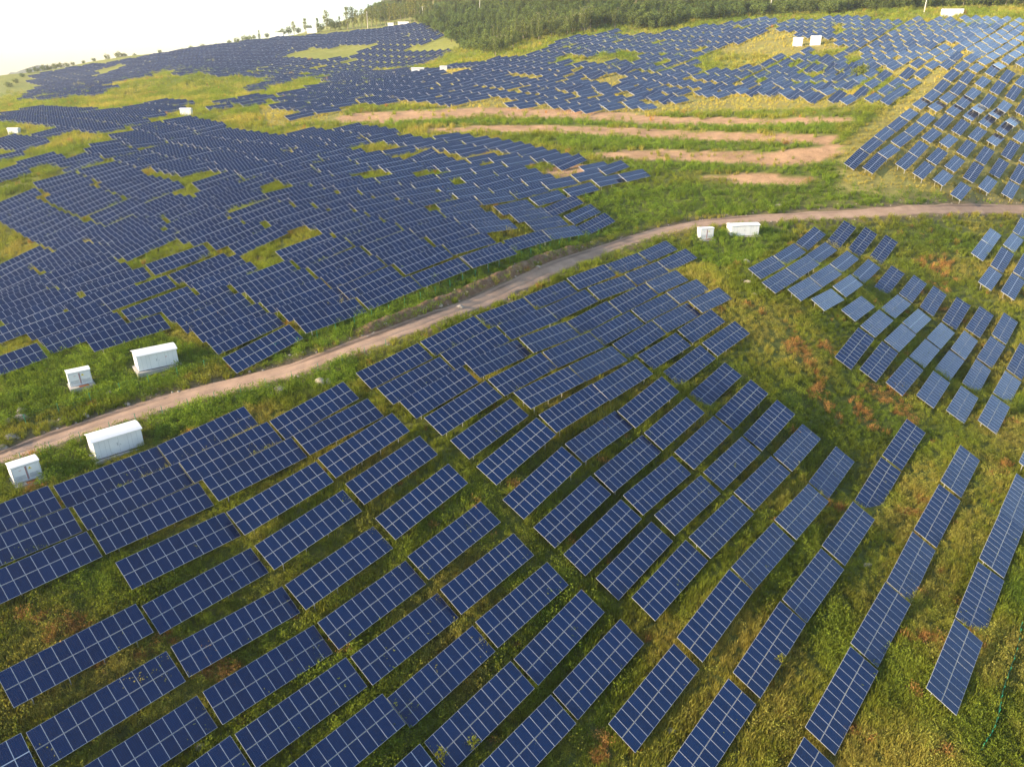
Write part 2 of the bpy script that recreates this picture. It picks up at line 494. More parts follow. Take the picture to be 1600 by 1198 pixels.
# ---------------------------------------------------------------- terrain: a smooth surface through the table feet and a few far points
FAR = np.array([[-86.7, 500.0, -1.7], [-165.5, 680.0, 24.0], [-113.1, 700.0, 32.3], [-70.7, 650.0, 32.4], [-216.2, 720.0, 25.4], [-318.4, 780.0, 17.2], [-418.3, 850.0, 9.9], [-476.1, 850.0, 1.6], [-489.3, 800.0, -4.5], [-377.9, 650.0, -11.1], [-322.3, 650.0, -3.7], [-254.9, 620.0, 3.5], [-184.2, 560.0, 3.2], [-130.7, 530.0, 3.0], [-158.9, 480.0, -4.5], [-198.5, 480.0, -3.8], [-164.5, 420.0, -10.4], [-215.0, 430.0, -10.6], [-191.3, 380.0, -15.3], [-201.1, 340.0, -19.0], [-208.9, 320.0, -20.4], [-157.2, 340.0, -15.0], [-185.7, 270.0, -26.0], [-171.1, 270.0, -23.8], [-150.2, 215.0, -28.7], [-142.1, 228.0, -25.7], [-141.1, 245.0, -23.6], [-157.9, 240.0, -27.1], [-387.5, 620.0, -15.3], [-322.2, 480.0, -19.3], [-463.6, 700.0, -6.6], [-126.6, 320.0, -15.4], [-94.9, 280.0, -17.9], [20.6, 420.0, 8.6], [60.8, 470.0, 20.0], [73.0, 450.0, 15.9], [135.2, 480.0, 25.6], [184.8, 460.0, 26.2], [224.6, 430.0, 24.5], [269.6, 420.0, 25.4], [-45.4, 560.0, 19.8], [0.0, 560.0, 27.9], [44.9, 560.0, 35.9], [-63.9, 800.0, 57.0], [-143.4, 1000.0, 76.1], [0.0, 700.0, 54.8], [138.9, 580.0, 41.3], [223.2, 560.0, 41.9], [318.8, 500.0, 37.4], [62.5, 800.0, 95.7], [292.8, 750.0, 89.7], [438.6, 700.0, 79.0], [-87.0, 1100.0, 101.4], [-700.0, 1000.0, -60.0], [-350.0, 1000.0, -5.0], [-600.0, 1300.0, -80.0], [-250.0, 1300.0, 20.0], [-1000.0, 900.0, -60.0], [-900.0, 1500.0, -90.0], [-100.0, 60.0, -40.0], [0.0, 0.0, -62.0], [60.0, 0.0, -66.0], [-60.0, 0.0, -52.0], [120.0, 50.0, -64.0], [-150.0, 100.0, -45.0], [-200.0, 200.0, -38.0], [200.0, 100.0, -60.0], [300.0, 250.0, -30.0], [500.0, 450.0, 25.0], [350.0, 400.0, 20.0], [700.0, 700.0, 60.0], [900.0, 1000.0, 90.0], [400.0, 1300.0, 150.0], [0.0, 1500.0, 140.0], [-20.0, -20.0, -62.0]], float)
FAR[:, 2] += CAMZ
CLEAR = 1.45
GP = np.concatenate([TB[:, :3]-[0, 0, CLEAR], FAR])
LAM = np.concatenate([np.array([0.0015,0.0015,0.0015,0.0015,0.0015,0.0015,0.0015,0.0015,0.0015,0.0015,0.0015,0.0015,0.0015,0.0015,0.0015,0.0015,0.0015,0.0015,0.0015,0.0015,0.0015,0.0015,0.0015,0.0015,0.0015,0.0015,0.0015,0.0015,0.0015,0.0015,0.0015,0.0015,0.0015,0.0015,0.0015,0.0015,0.0015,0.0015,0.0015,0.0015,0.0015,0.0015,0.0015,0.0015,0.0015,0.0015,0.0015,0.0015,0.0015,0.0015,0.0015,0.0019,0.0017,0.0022,0.0025,0.003,0.0035,0.0024,0.0021,0.0028,0.0032,0.0019,0.0023,0.0026,0.0015,0.0015,0.0018,0.0022,0.0025,0.0015,0.0015,0.0015,0.0017,0.0021,0.0023,0.0015,0.0015,0.0017,0.002,0.0015,0.0015,0.0015,0.0016,0.0019,0.0015,0.0015,0.0015,0.0015,0.0015,0.0015,0.0015,0.0015,0.0015,0.0015,0.0015,0.0015,0.0015,0.0015,0.0015,0.0015,0.0015,0.0015,0.0015,0.0015,0.0015,0.0015,0.0015,0.0015,0.0015,0.0015,1,1,1,1,1,1,1,1,1,0.003,0.0036,0.0043,0.0027,0.0031,0.0039,0.0045,0.0026,0.0031,0.0038,0.0044,0.0026,0.003,0.0037,0.0043,0.0026,0.0036,0.002,0.0025,0.003,0.0035,0.002,0.0024,0.0028,0.0033,0.0019,0.0024,0.0027,0.0032,0.0019,0.0024,0.0027,0.0031,0.0018,0.0023,0.0027,0.003,0.0017,0.0022,0.0026,0.0046,0.0051,0.0038,0.0043,0.0051,0.0056,0.0037,0.0042,0.0015,0.0017,0.0015,0.0015,0.002,0.066,0.0024,0.0022,0.002,0.0019,0.0018,0.0017,0.0016,0.0015,0.0015,0.0027,0.0028,0.0024,0.0021,0.002,0.0019,0.0018,0.0017,0.0016,0.0019,0.002,0.0022,0.0023,0.0025,0.0021,0.0065,0.0071,0.0077,0.0083,0.009,0.0064,0.0069,0.0075,0.0081,0.0087,0.0066,0.0072,0.0079,0.0087,0.0064,0.007,0.0078,0.0086,0.0064,0.007,0.0077,0.0084,0.0091,0.0069,0.0076,0.0084,0.009,0.0093,0.0067,0.0074,0.0082,0.0088,0.0067,0.0074,0.0081,0.0097,0.01,0.011,0.012,0.013,0.013,0.0096,0.01,0.011,0.012,0.013,0.013,0.0094,0.0099,0.01,0.013,0.013,0.011,0.0093,0.0096,0.01,0.012,0.013,0.0095,0.0099,0.011,0.012,0.011,0.013,0.013,0.013,0.013,0.013,0.013,0.013,0.012,0.013,0.013,0.013,0.011,0.013,0.013,0.011,0.012,0.013,0.011,0.012,0.013,0.013,0.013,0.013,0.013,0.013,0.013,0.013,0.013,0.013,0.013,0.013,0.013,0.013,0.013,0.013,0.013,0.013,0.013,0.013,0.012,0.013,0.013,0.013,0.013,0.013,0.013,0.013,0.013,0.013,0.0026,0.0025,0.0023,0.0028,0.003,0.0035,0.0036,0.0042,0.0039,0.0041,0.005,0.005,0.0054,0.0057,0.0065,0.0061,0.006,0.0067,0.0067,0.0062,0.0057,0.0093,0.0062,0.0068,0.0042,0.0036,0.0094,0.01,0.01,0.011,0.0025,0.0029,0.0041,0.028,0.01,0.003,0.0025]), np.full(len(FAR), 4e-4)])
def st(x, y): return np.stack([x/(y+30), np.log(np.maximum(y+30, 3))], -1)
_c = st(GP[:, 0], GP[:, 1])
def _k(a, b):
    d2 = (a[:, 0][:, None]-b[:, 0][None])**2+(a[:, 1][:, None]-b[:, 1][None])**2
    return .5*d2*np.log(d2+1e-12)
_n = len(GP); _M = np.zeros((_n+3, _n+3)); _B = np.concatenate([np.ones((_n, 1)), _c], 1)
_M[:_n, :_n] = _k(_c, _c)+np.diag(LAM); _M[:_n, _n:] = _B; _M[_n:, :_n] = _B.T
_w = np.linalg.solve(_M, np.concatenate([(GP[:, 2]-CAMZ)/(GP[:, 1]+30), np.zeros(3)]))
def ground0(x, y):
    x = np.atleast_1d(np.asarray(x, float)); y = np.atleast_1d(np.asarray(y, float)); out = np.empty(len(x))
    for i in range(0, len(x), 20000):
        c = st(x[i:i+20000], y[i:i+20000]); out[i:i+20000] = (_k(c, _c)@_w[:-3]+_w[-3]+c@_w[-2:])*(y[i:i+20000]+30)+CAMZ
    return out
# grid in (x/(y+30), log(y+30)): fine near the camera, coarse far away; heights are looked up on it
NS, NT = 420, 520; S0, S1 = -1.75, 1.75; T0, T1 = math.log(12.0), math.log(1850.0)
gs = np.linspace(S0, S1, NS); gt = np.linspace(T0, T1, NT)
GS, GT = np.meshgrid(gs, gt); GY = np.exp(GT)-30; GX = GS*(GY+30)
# coarse evaluation then refine: every 4th node from the spline, bilinear is too rough, so evaluate all nodes
HZ = ground0(GX.ravel(), GY.ravel()).reshape(GX.shape)
ROAD = np.array([[-63.7, 68.2], [-60.2, 72.1], [-56.8, 75.8], [-53.3, 79.1], [-49.4, 82.2], [-45.1, 85.0], [-40.5, 87.4], [-35.8, 89.6], [-31.5, 91.7], [-27.7, 93.9], [-24.2, 96.4], [-20.9, 99.2], [-17.5, 102.4], [-14.0, 106.1], [-10.3, 110.3], [-6.3, 115.0], [-2.1, 120.2], [2.5, 126.0], [7.6, 133.1], [13.3, 141.8], [19.5, 150.8], [26.1, 158.5], [32.8, 164.5], [39.9, 169.2], [47.9, 173.2], [57.5, 176.8], [68.8, 180.1], [80.9, 183.2], [93.0, 186.3], [105.3, 190.2], [118.4, 195.2], [133.0, 200.9], [150.2, 206.9], [170.2, 213.1]], float)
def catmull(P, n=10):
    out = []
    for i in range(len(P)-1):
        p0, p1, p2, p3 = P[max(i-1, 0)], P[i], P[i+1], P[min(i+2, len(P)-1)]
        for t in np.linspace(0, 1, n, endpoint=False):
            out.append(.5*((2*p1)+(-p0+p2)*t+(2*p0-5*p1+4*p2-p3)*t*t+(-p0+3*p1-3*p2+p3)*t**3))
    out.append(P[-1]); return np.array(out)
RC = catmull(ROAD, 14)
def road_dist(x, y):
    x = np.asarray(x, float).ravel(); y = np.asarray(y, float).ravel(); d = np.full(len(x), 1e9); side = np.zeros(len(x))
    m = (x > -110) & (x < 190) & (y > 50) & (y < 240)
    idx = np.where(m)[0]
    for i in range(0, len(idx), 20000):
        k = idx[i:i+20000]; D = (x[k][:, None]-RC[:, 0])**2+(y[k][:, None]-RC[:, 1])**2
        j = D.argmin(1); d[k] = np.sqrt(D[np.arange(len(k)), j])
        j2 = np.minimum(j, len(RC)-2); tx = RC[j2+1, 0]-RC[j2, 0]; ty = RC[j2+1, 1]-RC[j2, 1]
        side[k] = np.sign(tx*(y[k]-RC[j, 1])-ty*(x[k]-RC[j, 0]))
    return d, side
RDg, _ = road_dist(GX, GY); RDg = RDg.reshape(GX.shape)
BUMP = (fbm(GX, GY, 9, 1, 3)-.5)*.55+(fbm(GX, GY, 40, 5, 2)-.5)*1.2*np.clip((GY-160)/200, 0, 1)
HZ = HZ+BUMP*np.clip((RDg-2.0)/3, 0, 1)
def ground(x, y):
    x = np.atleast_1d(np.asarray(x, float)); y = np.atleast_1d(np.asarray(y, float))
    s = np.clip((x/(y+30)-S0)/(S1-S0)*(NS-1), 0, NS-1.001); t = np.clip((np.log(np.maximum(y+30, 12.01))-T0)/(T1-T0)*(NT-1), 0, NT-1.001)
    i = t.astype(int); j = s.astype(int); a = t-i; b = s-j
    return (HZ[i, j]*(1-b)+HZ[i, j+1]*b)*(1-a)+(HZ[i+1, j]*(1-b)+HZ[i+1, j+1]*b)*a
def gz(x, y): return float(ground(x, y)[0])

# zones, as outlines in the photograph
SOIL = [[(515,188),(560,176),(640,172),(760,168),(900,172),(1040,182),(1200,186),(1330,182),(1330,193),(1200,198),(1050,196),(900,188),(750,184),(620,189),(540,195)],
        [(660,201),(800,195),(950,198),(1100,207),(1310,211),(1295,226),(1100,220),(950,213),(800,207),(680,208)],
        [(915,239),(1000,234),(1200,238),(1315,222),(1310,240),(1270,258),(1200,258),(1050,253),(930,248)],
        [(1080,274),(1180,272),(1275,276),(1250,292),(1150,288)],
        [(560,182),(620,180),(640,192),(570,196)], [(845,272),(875,258),(905,258),(940,266),(930,275),(870,278)]]
BANKS = [[(520,197),(640,190),(900,190),(1050,198),(1300,196),(1310,210),(1100,205),(950,197),(800,194),(640,199)],
         [(860,214),(950,214),(1100,222),(1290,228),(1200,238),(1000,233),(880,232)],
         [(960,252),(1060,255),(1250,262),(1330,250),(1310,290),(1180,270),(1080,272),(990,268)]]
DRY = [[(1090,60),(1200,45),(1340,58),(1330,75),(1230,90),(1120,85)], [(1320,60),(1600,40),(1600,330),(1500,320),(1300,300),(1320,220),(1420,150)],
       [(600,120),(800,100),(1100,120),(1350,150),(1330,170),(1000,180),(600,165)], [(400,165),(480,180),(560,165),(520,190),(420,200)]]
RUST = [[(1130,470),(1230,560),(1290,640),(1370,700),(1430,660),(1390,590),(1290,540),(1200,490)], [(1330,620),(1400,620),(1400,720),(1330,700)],
        [(640,740),(760,790),(800,850),(740,830)], [(0,960),(260,980),(420,1060),(200,1090)], [(830,1140),(960,1140),(960,1198),(830,1198)], [(1380,420),(1480,400),(1500,450),(1420,470)]]
LUSH = [[(230,620),(380,595),(560,560),(560,600),(480,610),(390,640),(240,700)], [(60,700),(160,660),(160,740),(60,760)],
        [(760,290),(900,300),(1100,290),(1330,290),(1500,310),(1590,320),(1400,328),(1100,338),(980,355),(900,310)],
        [(340,570),(480,520),(640,455),(800,390),(960,350),(970,362),(820,420),(640,500),(430,570)], [(0,560),(200,505),(340,560),(260,610),(90,640),(0,670)],
        [(1080,370),(1240,350),(1180,410),(1120,420),(1080,400)]]
def anypoly(px, py, L):
    r = np.zeros(px.shape, bool)
    for p in L: r |= inpoly(px, py, p)
    return r

# ---------------------------------------------------------------- materials
def ground_material():
    m, nt, b = new_mat('ground_soil_and_turf')
    at = N(nt, 'ShaderNodeAttribute', attribute_name='gcol'); geo = N(nt, 'ShaderNodeNewGeometry')
    n1 = noise(nt, 0.35, 6, .65, geo.outputs['Position']); n2 = noise(nt, 2.3, 5, .7, geo.outputs['Position'])
    f = mathn(nt, 'ADD', mathn(nt, 'MULTIPLY', n1, 0.9), mathn(nt, 'MULTIPLY', n2, 1.0))
    v = mathn(nt, 'ADD', mathn(nt, 'MULTIPLY', f, 1.1), -0.05)
    mul = N(nt, 'ShaderNodeVectorMath', operation='SCALE'); nt.links.new(at.outputs['Color'], mul.inputs[0]); nt.links.new(v, mul.inputs['Scale'])
    nt.links.new(mul.outputs[0], b.inputs['Base Color']); b.inputs['Roughness'].default_value = 1.0; b.inputs['Specular IOR Level'].default_value = 0.1
    bp = N(nt, 'ShaderNodeBump'); bp.inputs['Strength'].default_value = .9; bp.inputs['Distance'].default_value = .25
    nt.links.new(f, bp.inputs['Height']); nt.links.new(bp.outputs[0], b.inputs['Normal']); return m
M_GROUND = ground_material()
def dirt_material(name, c0, c1, c2, sc=1.0):
    m, nt, b = new_mat(name); geo = N(nt, 'ShaderNodeNewGeometry')
    n1 = noise(nt, .5*sc, 6, .65, geo.outputs['Position']); n2 = noise(nt, 5*sc, 5, .7, geo.outputs['Position'])
    f = mathn(nt, 'ADD', mathn(nt, 'MULTIPLY', n1, .6), mathn(nt, 'MULTIPLY', n2, .4))
    nt.links.new(ramp(nt, f, [(.3, c0), (.5, c1), (.68, c2)]), b.inputs['Base Color'])
    b.inputs['Roughness'].default_value = 1.0; b.inputs['Specular IOR Level'].default_value = .15
    bp = N(nt, 'ShaderNodeBump'); bp.inputs['Strength'].default_value = .8; bp.inputs['Distance'].default_value = .12
    nt.links.new(f, bp.inputs['Height']); nt.links.new(bp.outputs[0], b.inputs['Normal']); return m
def road_material():
    m, nt, b = new_mat('road_dirt'); geo = N(nt, 'ShaderNodeNewGeometry'); at = N(nt, 'ShaderNodeAttribute', attribute_name='rcol')
    n1 = noise(nt, .8, 6, .65, geo.outputs['Position']); n2 = noise(nt, 6, 5, .7, geo.outputs['Position'])
    f = mathn(nt, 'ADD', mathn(nt, 'MULTIPLY', n1, .6), mathn(nt, 'MULTIPLY', n2, .55))
    mul = N(nt, 'ShaderNodeVectorMath', operation='SCALE'); nt.links.new(at.outputs['Color'], mul.inputs[0])
    nt.links.new(mathn(nt, 'ADD', mathn(nt, 'MULTIPLY', f, 1.0), .42), mul.inputs['Scale'])
    nt.links.new(mul.outputs[0], b.inputs['Base Color']); b.inputs['Roughness'].default_value = 1; b.inputs['Specular IOR Level'].default_value = .1
    bp = N(nt, 'ShaderNodeBump'); bp.inputs['Strength'].default_value = .8; bp.inputs['Distance'].default_value = .1
    nt.links.new(f, bp.inputs['Height']); nt.links.new(bp.outputs[0], b.inputs['Normal']); return m
M_ROAD = road_material()
M_BANK = dirt_material('road_bank_earth', (.075, .045, .028, 1), (.17, .10, .06, 1), (.30, .22, .15, 1), 2.2)
M_ROCK = dirt_material('rock', (.20, .17, .14, 1), (.34, .29, .24, 1), (.46, .40, .34, 1), 2.0)
M_CONC = dirt_material('concrete', (.30, .28, .25, 1), (.40, .37, .33, 1), (.48, .45, .41, 1), 2.0)

def glass_material():
    m, nt, b = new_mat('solar_cells')
    uv = N(nt, 'ShaderNodeUVMap'); sep = N(nt, 'ShaderNodeSeparateXYZ'); nt.links.new(uv.outputs[0], sep.inputs[0])
    def line(o, n, w):
        f = mathn(nt, 'FRACT', mathn(nt, 'MULTIPLY', o, n)); return mathn(nt, 'LESS_THAN', mathn(nt, 'MINIMUM', f, mathn(nt, 'SUBTRACT', 1.0, f)), w)
    grid = mathn(nt, 'MAXIMUM', line(sep.outputs[0], 6.0, .045), line(sep.outputs[1], 10.0, .045))
    oi = N(nt, 'ShaderNodeObjectInfo'); gi = N(nt, 'ShaderNodeNewGeometry')
    r = mathn(nt, 'FRACT', mathn(nt, 'ADD', mathn(nt, 'MULTIPLY', oi.outputs['Random'], 7.13), gi.outputs['Random Per Island']))
    base = mixc(nt, r, (.0010, .011, .050, 1), (.0016, .017, .074, 1))
    cellv = N(nt, 'ShaderNodeTexWhiteNoise', noise_dimensions='3D'); cm = N(nt, 'ShaderNodeCombineXYZ')
    nt.links.new(mathn(nt, 'FLOOR', mathn(nt, 'MULTIPLY', sep.outputs[0], 6.0)), cm.inputs[0]); nt.links.new(mathn(nt, 'FLOOR', mathn(nt, 'MULTIPLY', sep.outputs[1], 10.0)), cm.inputs[1]); nt.links.new(r, cm.inputs[2])
    nt.links.new(cm.outputs[0], cellv.inputs['Vector'])
    base = mixc(nt, mathn(nt, 'MULTIPLY', cellv.outputs['Value'], .45), base, (.0025, .025, .098, 1))
    col = mixc(nt, grid, base, (.0012, .004, .012, 1))
    dust = noise(nt, 1.3, 4, .6, gi.outputs['Position'])
    col = mixc(nt, mathn(nt, 'MULTIPLY', dust, .012), col, (.25, .24, .22, 1))
    nt.links.new(col, b.inputs['Base Color'])
    nt.links.new(mathn(nt, 'ADD', mathn(nt, 'MULTIPLY', dust, .14), .06), b.inputs['Roughness'])
    b.inputs['IOR'].default_value = 1.5; b.inputs['Specular IOR Level'].default_value = .5
    b.inputs['Coat Weight'].default_value = 0.0
    return m
M_GLASS = glass_material()
def plain(name, col, rough=.5, metal=0.0, spec=.5, nz=None):
    m, nt, b = new_mat(name)
    if nz:
        geo = N(nt, 'ShaderNodeNewGeometry'); f = noise(nt, nz, 5, .6, geo.outputs['Position'])
        c2 = tuple(c*.72 for c in col[:3])+(1,); nt.links.new(mixc(nt, mathn(nt, 'MULTIPLY', f, .8), col, c2), b.inputs['Base Color'])
    else: b.inputs['Base Color'].default_value = col
    b.inputs['Roughness'].default_value = rough; b.inputs['Metallic'].default_value = metal; b.inputs['Specular IOR Level'].default_value = spec; return m
M_FRAME = plain('anodised_aluminium', (.52, .53, .55, 1), .35, .15, .5)
M_BACK = plain('panel_backsheet', (.55, .55, .55, 1), .6)
M_STEEL = plain('galvanised_steel', (.52, .51, .49, 1), .45, .35, .5, nz=3)
M_WHITE = plain('white_enamel', (.80, .80, .80, 1), .4, 0, .4, nz=.8)
M_ROOF = plain('white_roof_sheet', (.82, .81, .79, 1), .5, 0, .3, nz=.7)
M_SEAM = plain('door_seam_grey', (.30, .31, .33, 1), .6)
M_DARK = plain('dark_gap', (.03, .03, .035, 1), .7)
M_RUST = plain('rusty_steel', (.25, .085, .035, 1), .85, 0, .2, nz=4)
M_RED = plain('red_paint', (.50, .035, .03, 1), .6)
M_YELLOW = plain('warning_yellow', (.75, .58, .04, 1), .5)
M_GREEN = plain('green_plastic', (.012, .20, .10, 1), .5)
M_POLE = plain('pole_concrete', (.60, .57, .52, 1), .8, nz=2)
M_WIRE = plain('cable', (.35, .35, .35, 1), .5)
M_BARK = plain('bark', (.10, .075, .05, 1), .95, 0, .1, nz=3)
M_PALE_BARK = plain('pale_bark', (.36, .30, .22, 1), .95, 0, .1, nz=3)

def leaf_material(name, trans=.4, tintattr=True, col=(.07, .10, .02, 1)):
    m = bpy.data.materials.new(name); m.use_nodes = True; nt = m.node_tree; nt.nodes.clear()
    out = N(nt, 'ShaderNodeOutputMaterial'); d = N(nt, 'ShaderNodeBsdfDiffuse'); t = N(nt, 'ShaderNodeBsdfTranslucent'); mx = N(nt, 'ShaderNodeMixShader')
    mx.inputs[0].default_value = trans
    gi = N(nt, 'ShaderNodeNewGeometry')
    if tintattr:
        at = N(nt, 'ShaderNodeAttribute', attribute_name='tint', attribute_type='INSTANCER'); base = at.outputs['Color']
    else:
        oi = N(nt, 'ShaderNodeObjectInfo'); base = mixc(nt, oi.outputs['Random'], col, (col[0]*1.5, col[1]*1.25, col[2]*1.1, 1))
    k = mathn(nt, 'ADD', mathn(nt, 'MULTIPLY', gi.outputs['Random Per Island'], .7), .62)
    sc = N(nt, 'ShaderNodeVectorMath', operation='SCALE'); nt.links.new(base, sc.inputs[0]); nt.links.new(k, sc.inputs['Scale'])
    tw = N(nt, 'ShaderNodeVectorMath', operation='MULTIPLY'); nt.links.new(sc.outputs[0], tw.inputs[0]); tw.inputs[1].default_value = (1.25, 1.15, .7)
    nt.links.new(sc.outputs[0], d.inputs[0]); nt.links.new(tw.outputs[0], t.inputs[0])
    nt.links.new(d.outputs[0], mx.inputs[1]); nt.links.new(t.outputs[0], mx.inputs[2]); nt.links.new(mx.outputs[0], out.inputs[0]); return m
M_LEAF = leaf_material('foliage')
M_CROWN = leaf_material('tree_foliage', .35, False, (.10, .145, .035, 1))
M_POPLAR = leaf_material('poplar_foliage', .40, False, (.15, .185, .050, 1))

# ---------------------------------------------------------------- the ground sheet
px, py = to_px(GX.ravel(), GY.ravel(), HZ.ravel())
n_a = fbm(GX.ravel(), GY.ravel(), 14, 11, 3); n_b = fbm(GX.ravel(), GY.ravel(), 5, 21, 3)
gc = np.empty((GX.size, 3)); far = np.clip((GY.ravel()-150)/150, 0, 1)[:, None]
gc[:] = np.array([.080, .098, .022])*(1-n_a[:, None])+np.array([.13, .135, .034])*n_a[:, None]
gc = gc*(1-far)+far*(np.array([.16, .185, .040])*(1-n_a[:, None])+np.array([.24, .235, .060])*n_a[:, None])
dry = anypoly(px+(n_b-.5)*30, py+(n_a-.5)*12, DRY)
gc[dry] = (np.array([.27, .215, .075])*(1-n_b[:, None])+np.array([.22, .225, .055])*n_b[:, None])[dry]
soil = anypoly(px+(n_b-.5)*30, py+(n_b-.5)*5, SOIL); SOILMASK = soil
gc[soil] = (np.array([.44, .27, .15])*(.6+.6*n_b[:, None]))[soil]
rd = RDg.ravel(); w = np.clip(1-(rd-2.0)/3.0, 0, 1)[:, None]*(.4+.8*n_b[:, None]); w = np.clip(w, 0, 1)
gc = gc*(1-w)+w*np.array([.19, .135, .09])
idx = np.arange(NS*NT).reshape(NT, NS)
F4 = np.stack([idx[:-1, :-1], idx[:-1, 1:], idx[1:, 1:], idx[1:, :-1]], -1).reshape(-1, 4)
me = bpy.data.meshes.new('ground')
me.vertices.add(NS*NT); me.vertices.foreach_set('co', np.stack([GX, GY, HZ], -1).astype(np.float32).ravel())
me.loops.add(F4.size); me.loops.foreach_set('vertex_index', F4.astype(np.int32).ravel())
me.polygons.add(len(F4)); me.polygons.foreach_set('loop_start', np.arange(0, F4.size, 4, dtype=np.int32)); me.polygons.foreach_set('loop_total', np.full(len(F4), 4, dtype=np.int32))
me.polygons.foreach_set('use_smooth', np.ones(len(F4), dtype=bool)); me.materials.append(M_GROUND); me.update(calc_edges=True)
ca = me.color_attributes.new('gcol', 'FLOAT_COLOR', 'POINT'); ca.data.foreach_set('color', np.concatenate([gc, np.ones((len(gc), 1))], 1).astype(np.float32).ravel())
tag(link('ground', me), kind='structure')

# low plain beyond the hills
pl = bpy.data.meshes.new('plain'); pv = [(-2900, -250, -60), (2900, -250, -60), (2900, 2950, -60), (-2900, 2950, -60)]
pl.from_pydata(pv, [], [(0, 1, 2, 3)]); pl.materials.append(plain('plain_fields', (.12, .15, .07, 1), 1, 0, .1, nz=.01)); tag(link('plain', pl), kind='structure')
# a pale mountain far behind the ridge
mv = []; mf = []; K = 60; R = 14
mx0 = (150-800)/FPX*2700/math.cos(0)*0.92
for j in range(R):
    for i in range(K):
        a = i/(K-1)*2-1; d = (j/(R-1)*2-1)
        hgt = max(0, 1-abs(a+.02)**1.15)*max(0, 1-abs(d)**1.5)*(132+28*vnoise(i*9, j*9, 40, 3))
        mv.append((-1475+a*330, 2480+d*260, -58+hgt*(.86+.2*vnoise(i*13, j*20, 33, 8))))
for j in range(R-1):
    for i in range(K-1): mf.append((j*K+i, j*K+i+1, (j+1)*K+i+1, (j+1)*K+i))
tag(link('distant_mountain', mesh_from('distant_mountain', mv, mf, [plain('mountain_woods', (.07, .09, .05, 1), 1, 0, .05, nz=.02)], smooth=True)), kind='structure')

# ---------------------------------------------------------------- the dirt road with its ruts
nc = len(RC); tan = np.gradient(RC, axis=0); tan /= np.linalg.norm(tan, axis=1)[:, None]; nor = np.stack([-tan[:, 1], tan[:, 0]], 1)   # points to the uphill (far) side
CR = np.linspace(-1, 1, 23); rv = []; rc = []
seglen = np.concatenate([[0], np.cumsum(np.linalg.norm(np.diff(RC, axis=0), axis=1))])
for i in range(nc):
    hw_l = 1.75+.7*(vnoise(seglen[i], 3, 4, 2)-.5)+.4*(vnoise(seglen[i], 9, 1.5, 4)-.5); hw_u = 1.9+.9*(vnoise(seglen[i], 5, 5, 6)-.5)
    for c in CR:
        o = c*(hw_u if c > 0 else hw_l); x, y = RC[i]+nor[i]*o
        rut = math.exp(-((c-.42)/.10)**2)+math.exp(-((c+.30)/.12)**2); crown = .05*(1-abs(c))
        z = .10+crown-.07*rut+.05*(vnoise(x, y, 1.1, 2)-.5)-.18*max(0, abs(c)-.86)/.14
        rv.append((x, y, z))
        k = vnoise(x, y, 2.3, 12); dk = math.exp(-((c-.55)/.16)**2)*np.clip(2.0*vnoise(seglen[i], 1, 9, 9)-.55, 0, 1)
        base = np.array([.345, .235, .165])*(.85+.3*k); mud = np.array([.085, .062, .048])
        mid = np.clip((abs(c)-.75)/.25, 0, 1); base = base*(1-.35*mid)
        rc.append(base*(1-.8*dk)+mud*.8*dk)
rv = np.array(rv); rz = ground(rv[:, 0], rv[:, 1]); rv[:, 2] += rz
q = np.arange(nc*len(CR)).reshape(nc, len(CR)); rf = np.stack([q[:-1, :-1], q[1:, :-1], q[1:, 1:], q[:-1, 1:]], -1).reshape(-1, 4)[:, ::-1]
rm = mesh_from('dirt_road', rv, rf.tolist(), [M_ROAD], smooth=True)
a = rm.color_attributes.new('rcol', 'FLOAT_COLOR', 'POINT'); a.data.foreach_set('color', np.concatenate([np.array(rc), np.ones((len(rc), 1))], 1).astype(np.float32).ravel())
tag(link('dirt_road', rm), kind='structure')
# freshly dug earth bank along the uphill side
bi = [i for i in range(nc) if -22 < RC[i, 0] < 19]; bv = []; W = 13
for n, i in enumerate(bi):
    e = min(1, n/8, (len(bi)-1-n)/8)
    for k in range(W):
        t = k/(W-1); o = 1.9+t*2.6; x, y = RC[i]+nor[i]*o
        hgt = math.sin(math.pi*min(1, t*1.02))**.8*(.55+.55*vnoise(x, y, 1.6, 3)+.25*vnoise(x, y, .5, 8))*e
        bv.append((x, y, gz(x, y)-.06+hgt*.95))
q = np.arange(len(bi)*W).reshape(len(bi), W); bf = np.stack([q[:-1, :-1], q[:-1, 1:], q[1:, 1:], q[1:, :-1]], -1).reshape(-1, 4)
tag(link('earth_bank', mesh_from('earth_bank', bv, bf.tolist(), [M_BANK])), kind='structure')

# ---------------------------------------------------------------- panel tables
YAW = math.radians(48.3); U2 = np.array([math.cos(YAW), math.sin(YAW)]); H2 = np.array([math.sin(YAW), -math.cos(YAW)])
P_LEFT = [(0,326),(12,312),(62,290),(100,262),(128,238),(200,206),(245,190),(290,186),(345,193),(400,204),(470,208),(505,200),(590,197),(640,208),(690,214),(745,208),(790,222),(850,230),(905,243),(1010,262),(1018,276),(905,302),(850,308),(905,318),(965,345),(905,366),(800,386),(700,424),(560,488),(470,530),(355,582),(262,520),(150,545),(70,552),(0,580)]
P_LEFT_HOLES = [[(355,425),(372,400),(440,375),(498,352),(508,362),(440,395),(405,418)], [(0,398),(60,378),(85,385),(60,398),(0,418)], [(120,262),(200,238),(255,222),(258,227),(190,250),(125,272)], [(560,215),(640,232),(700,240),(760,238),(765,243),(690,250),(600,245),(560,228)]]
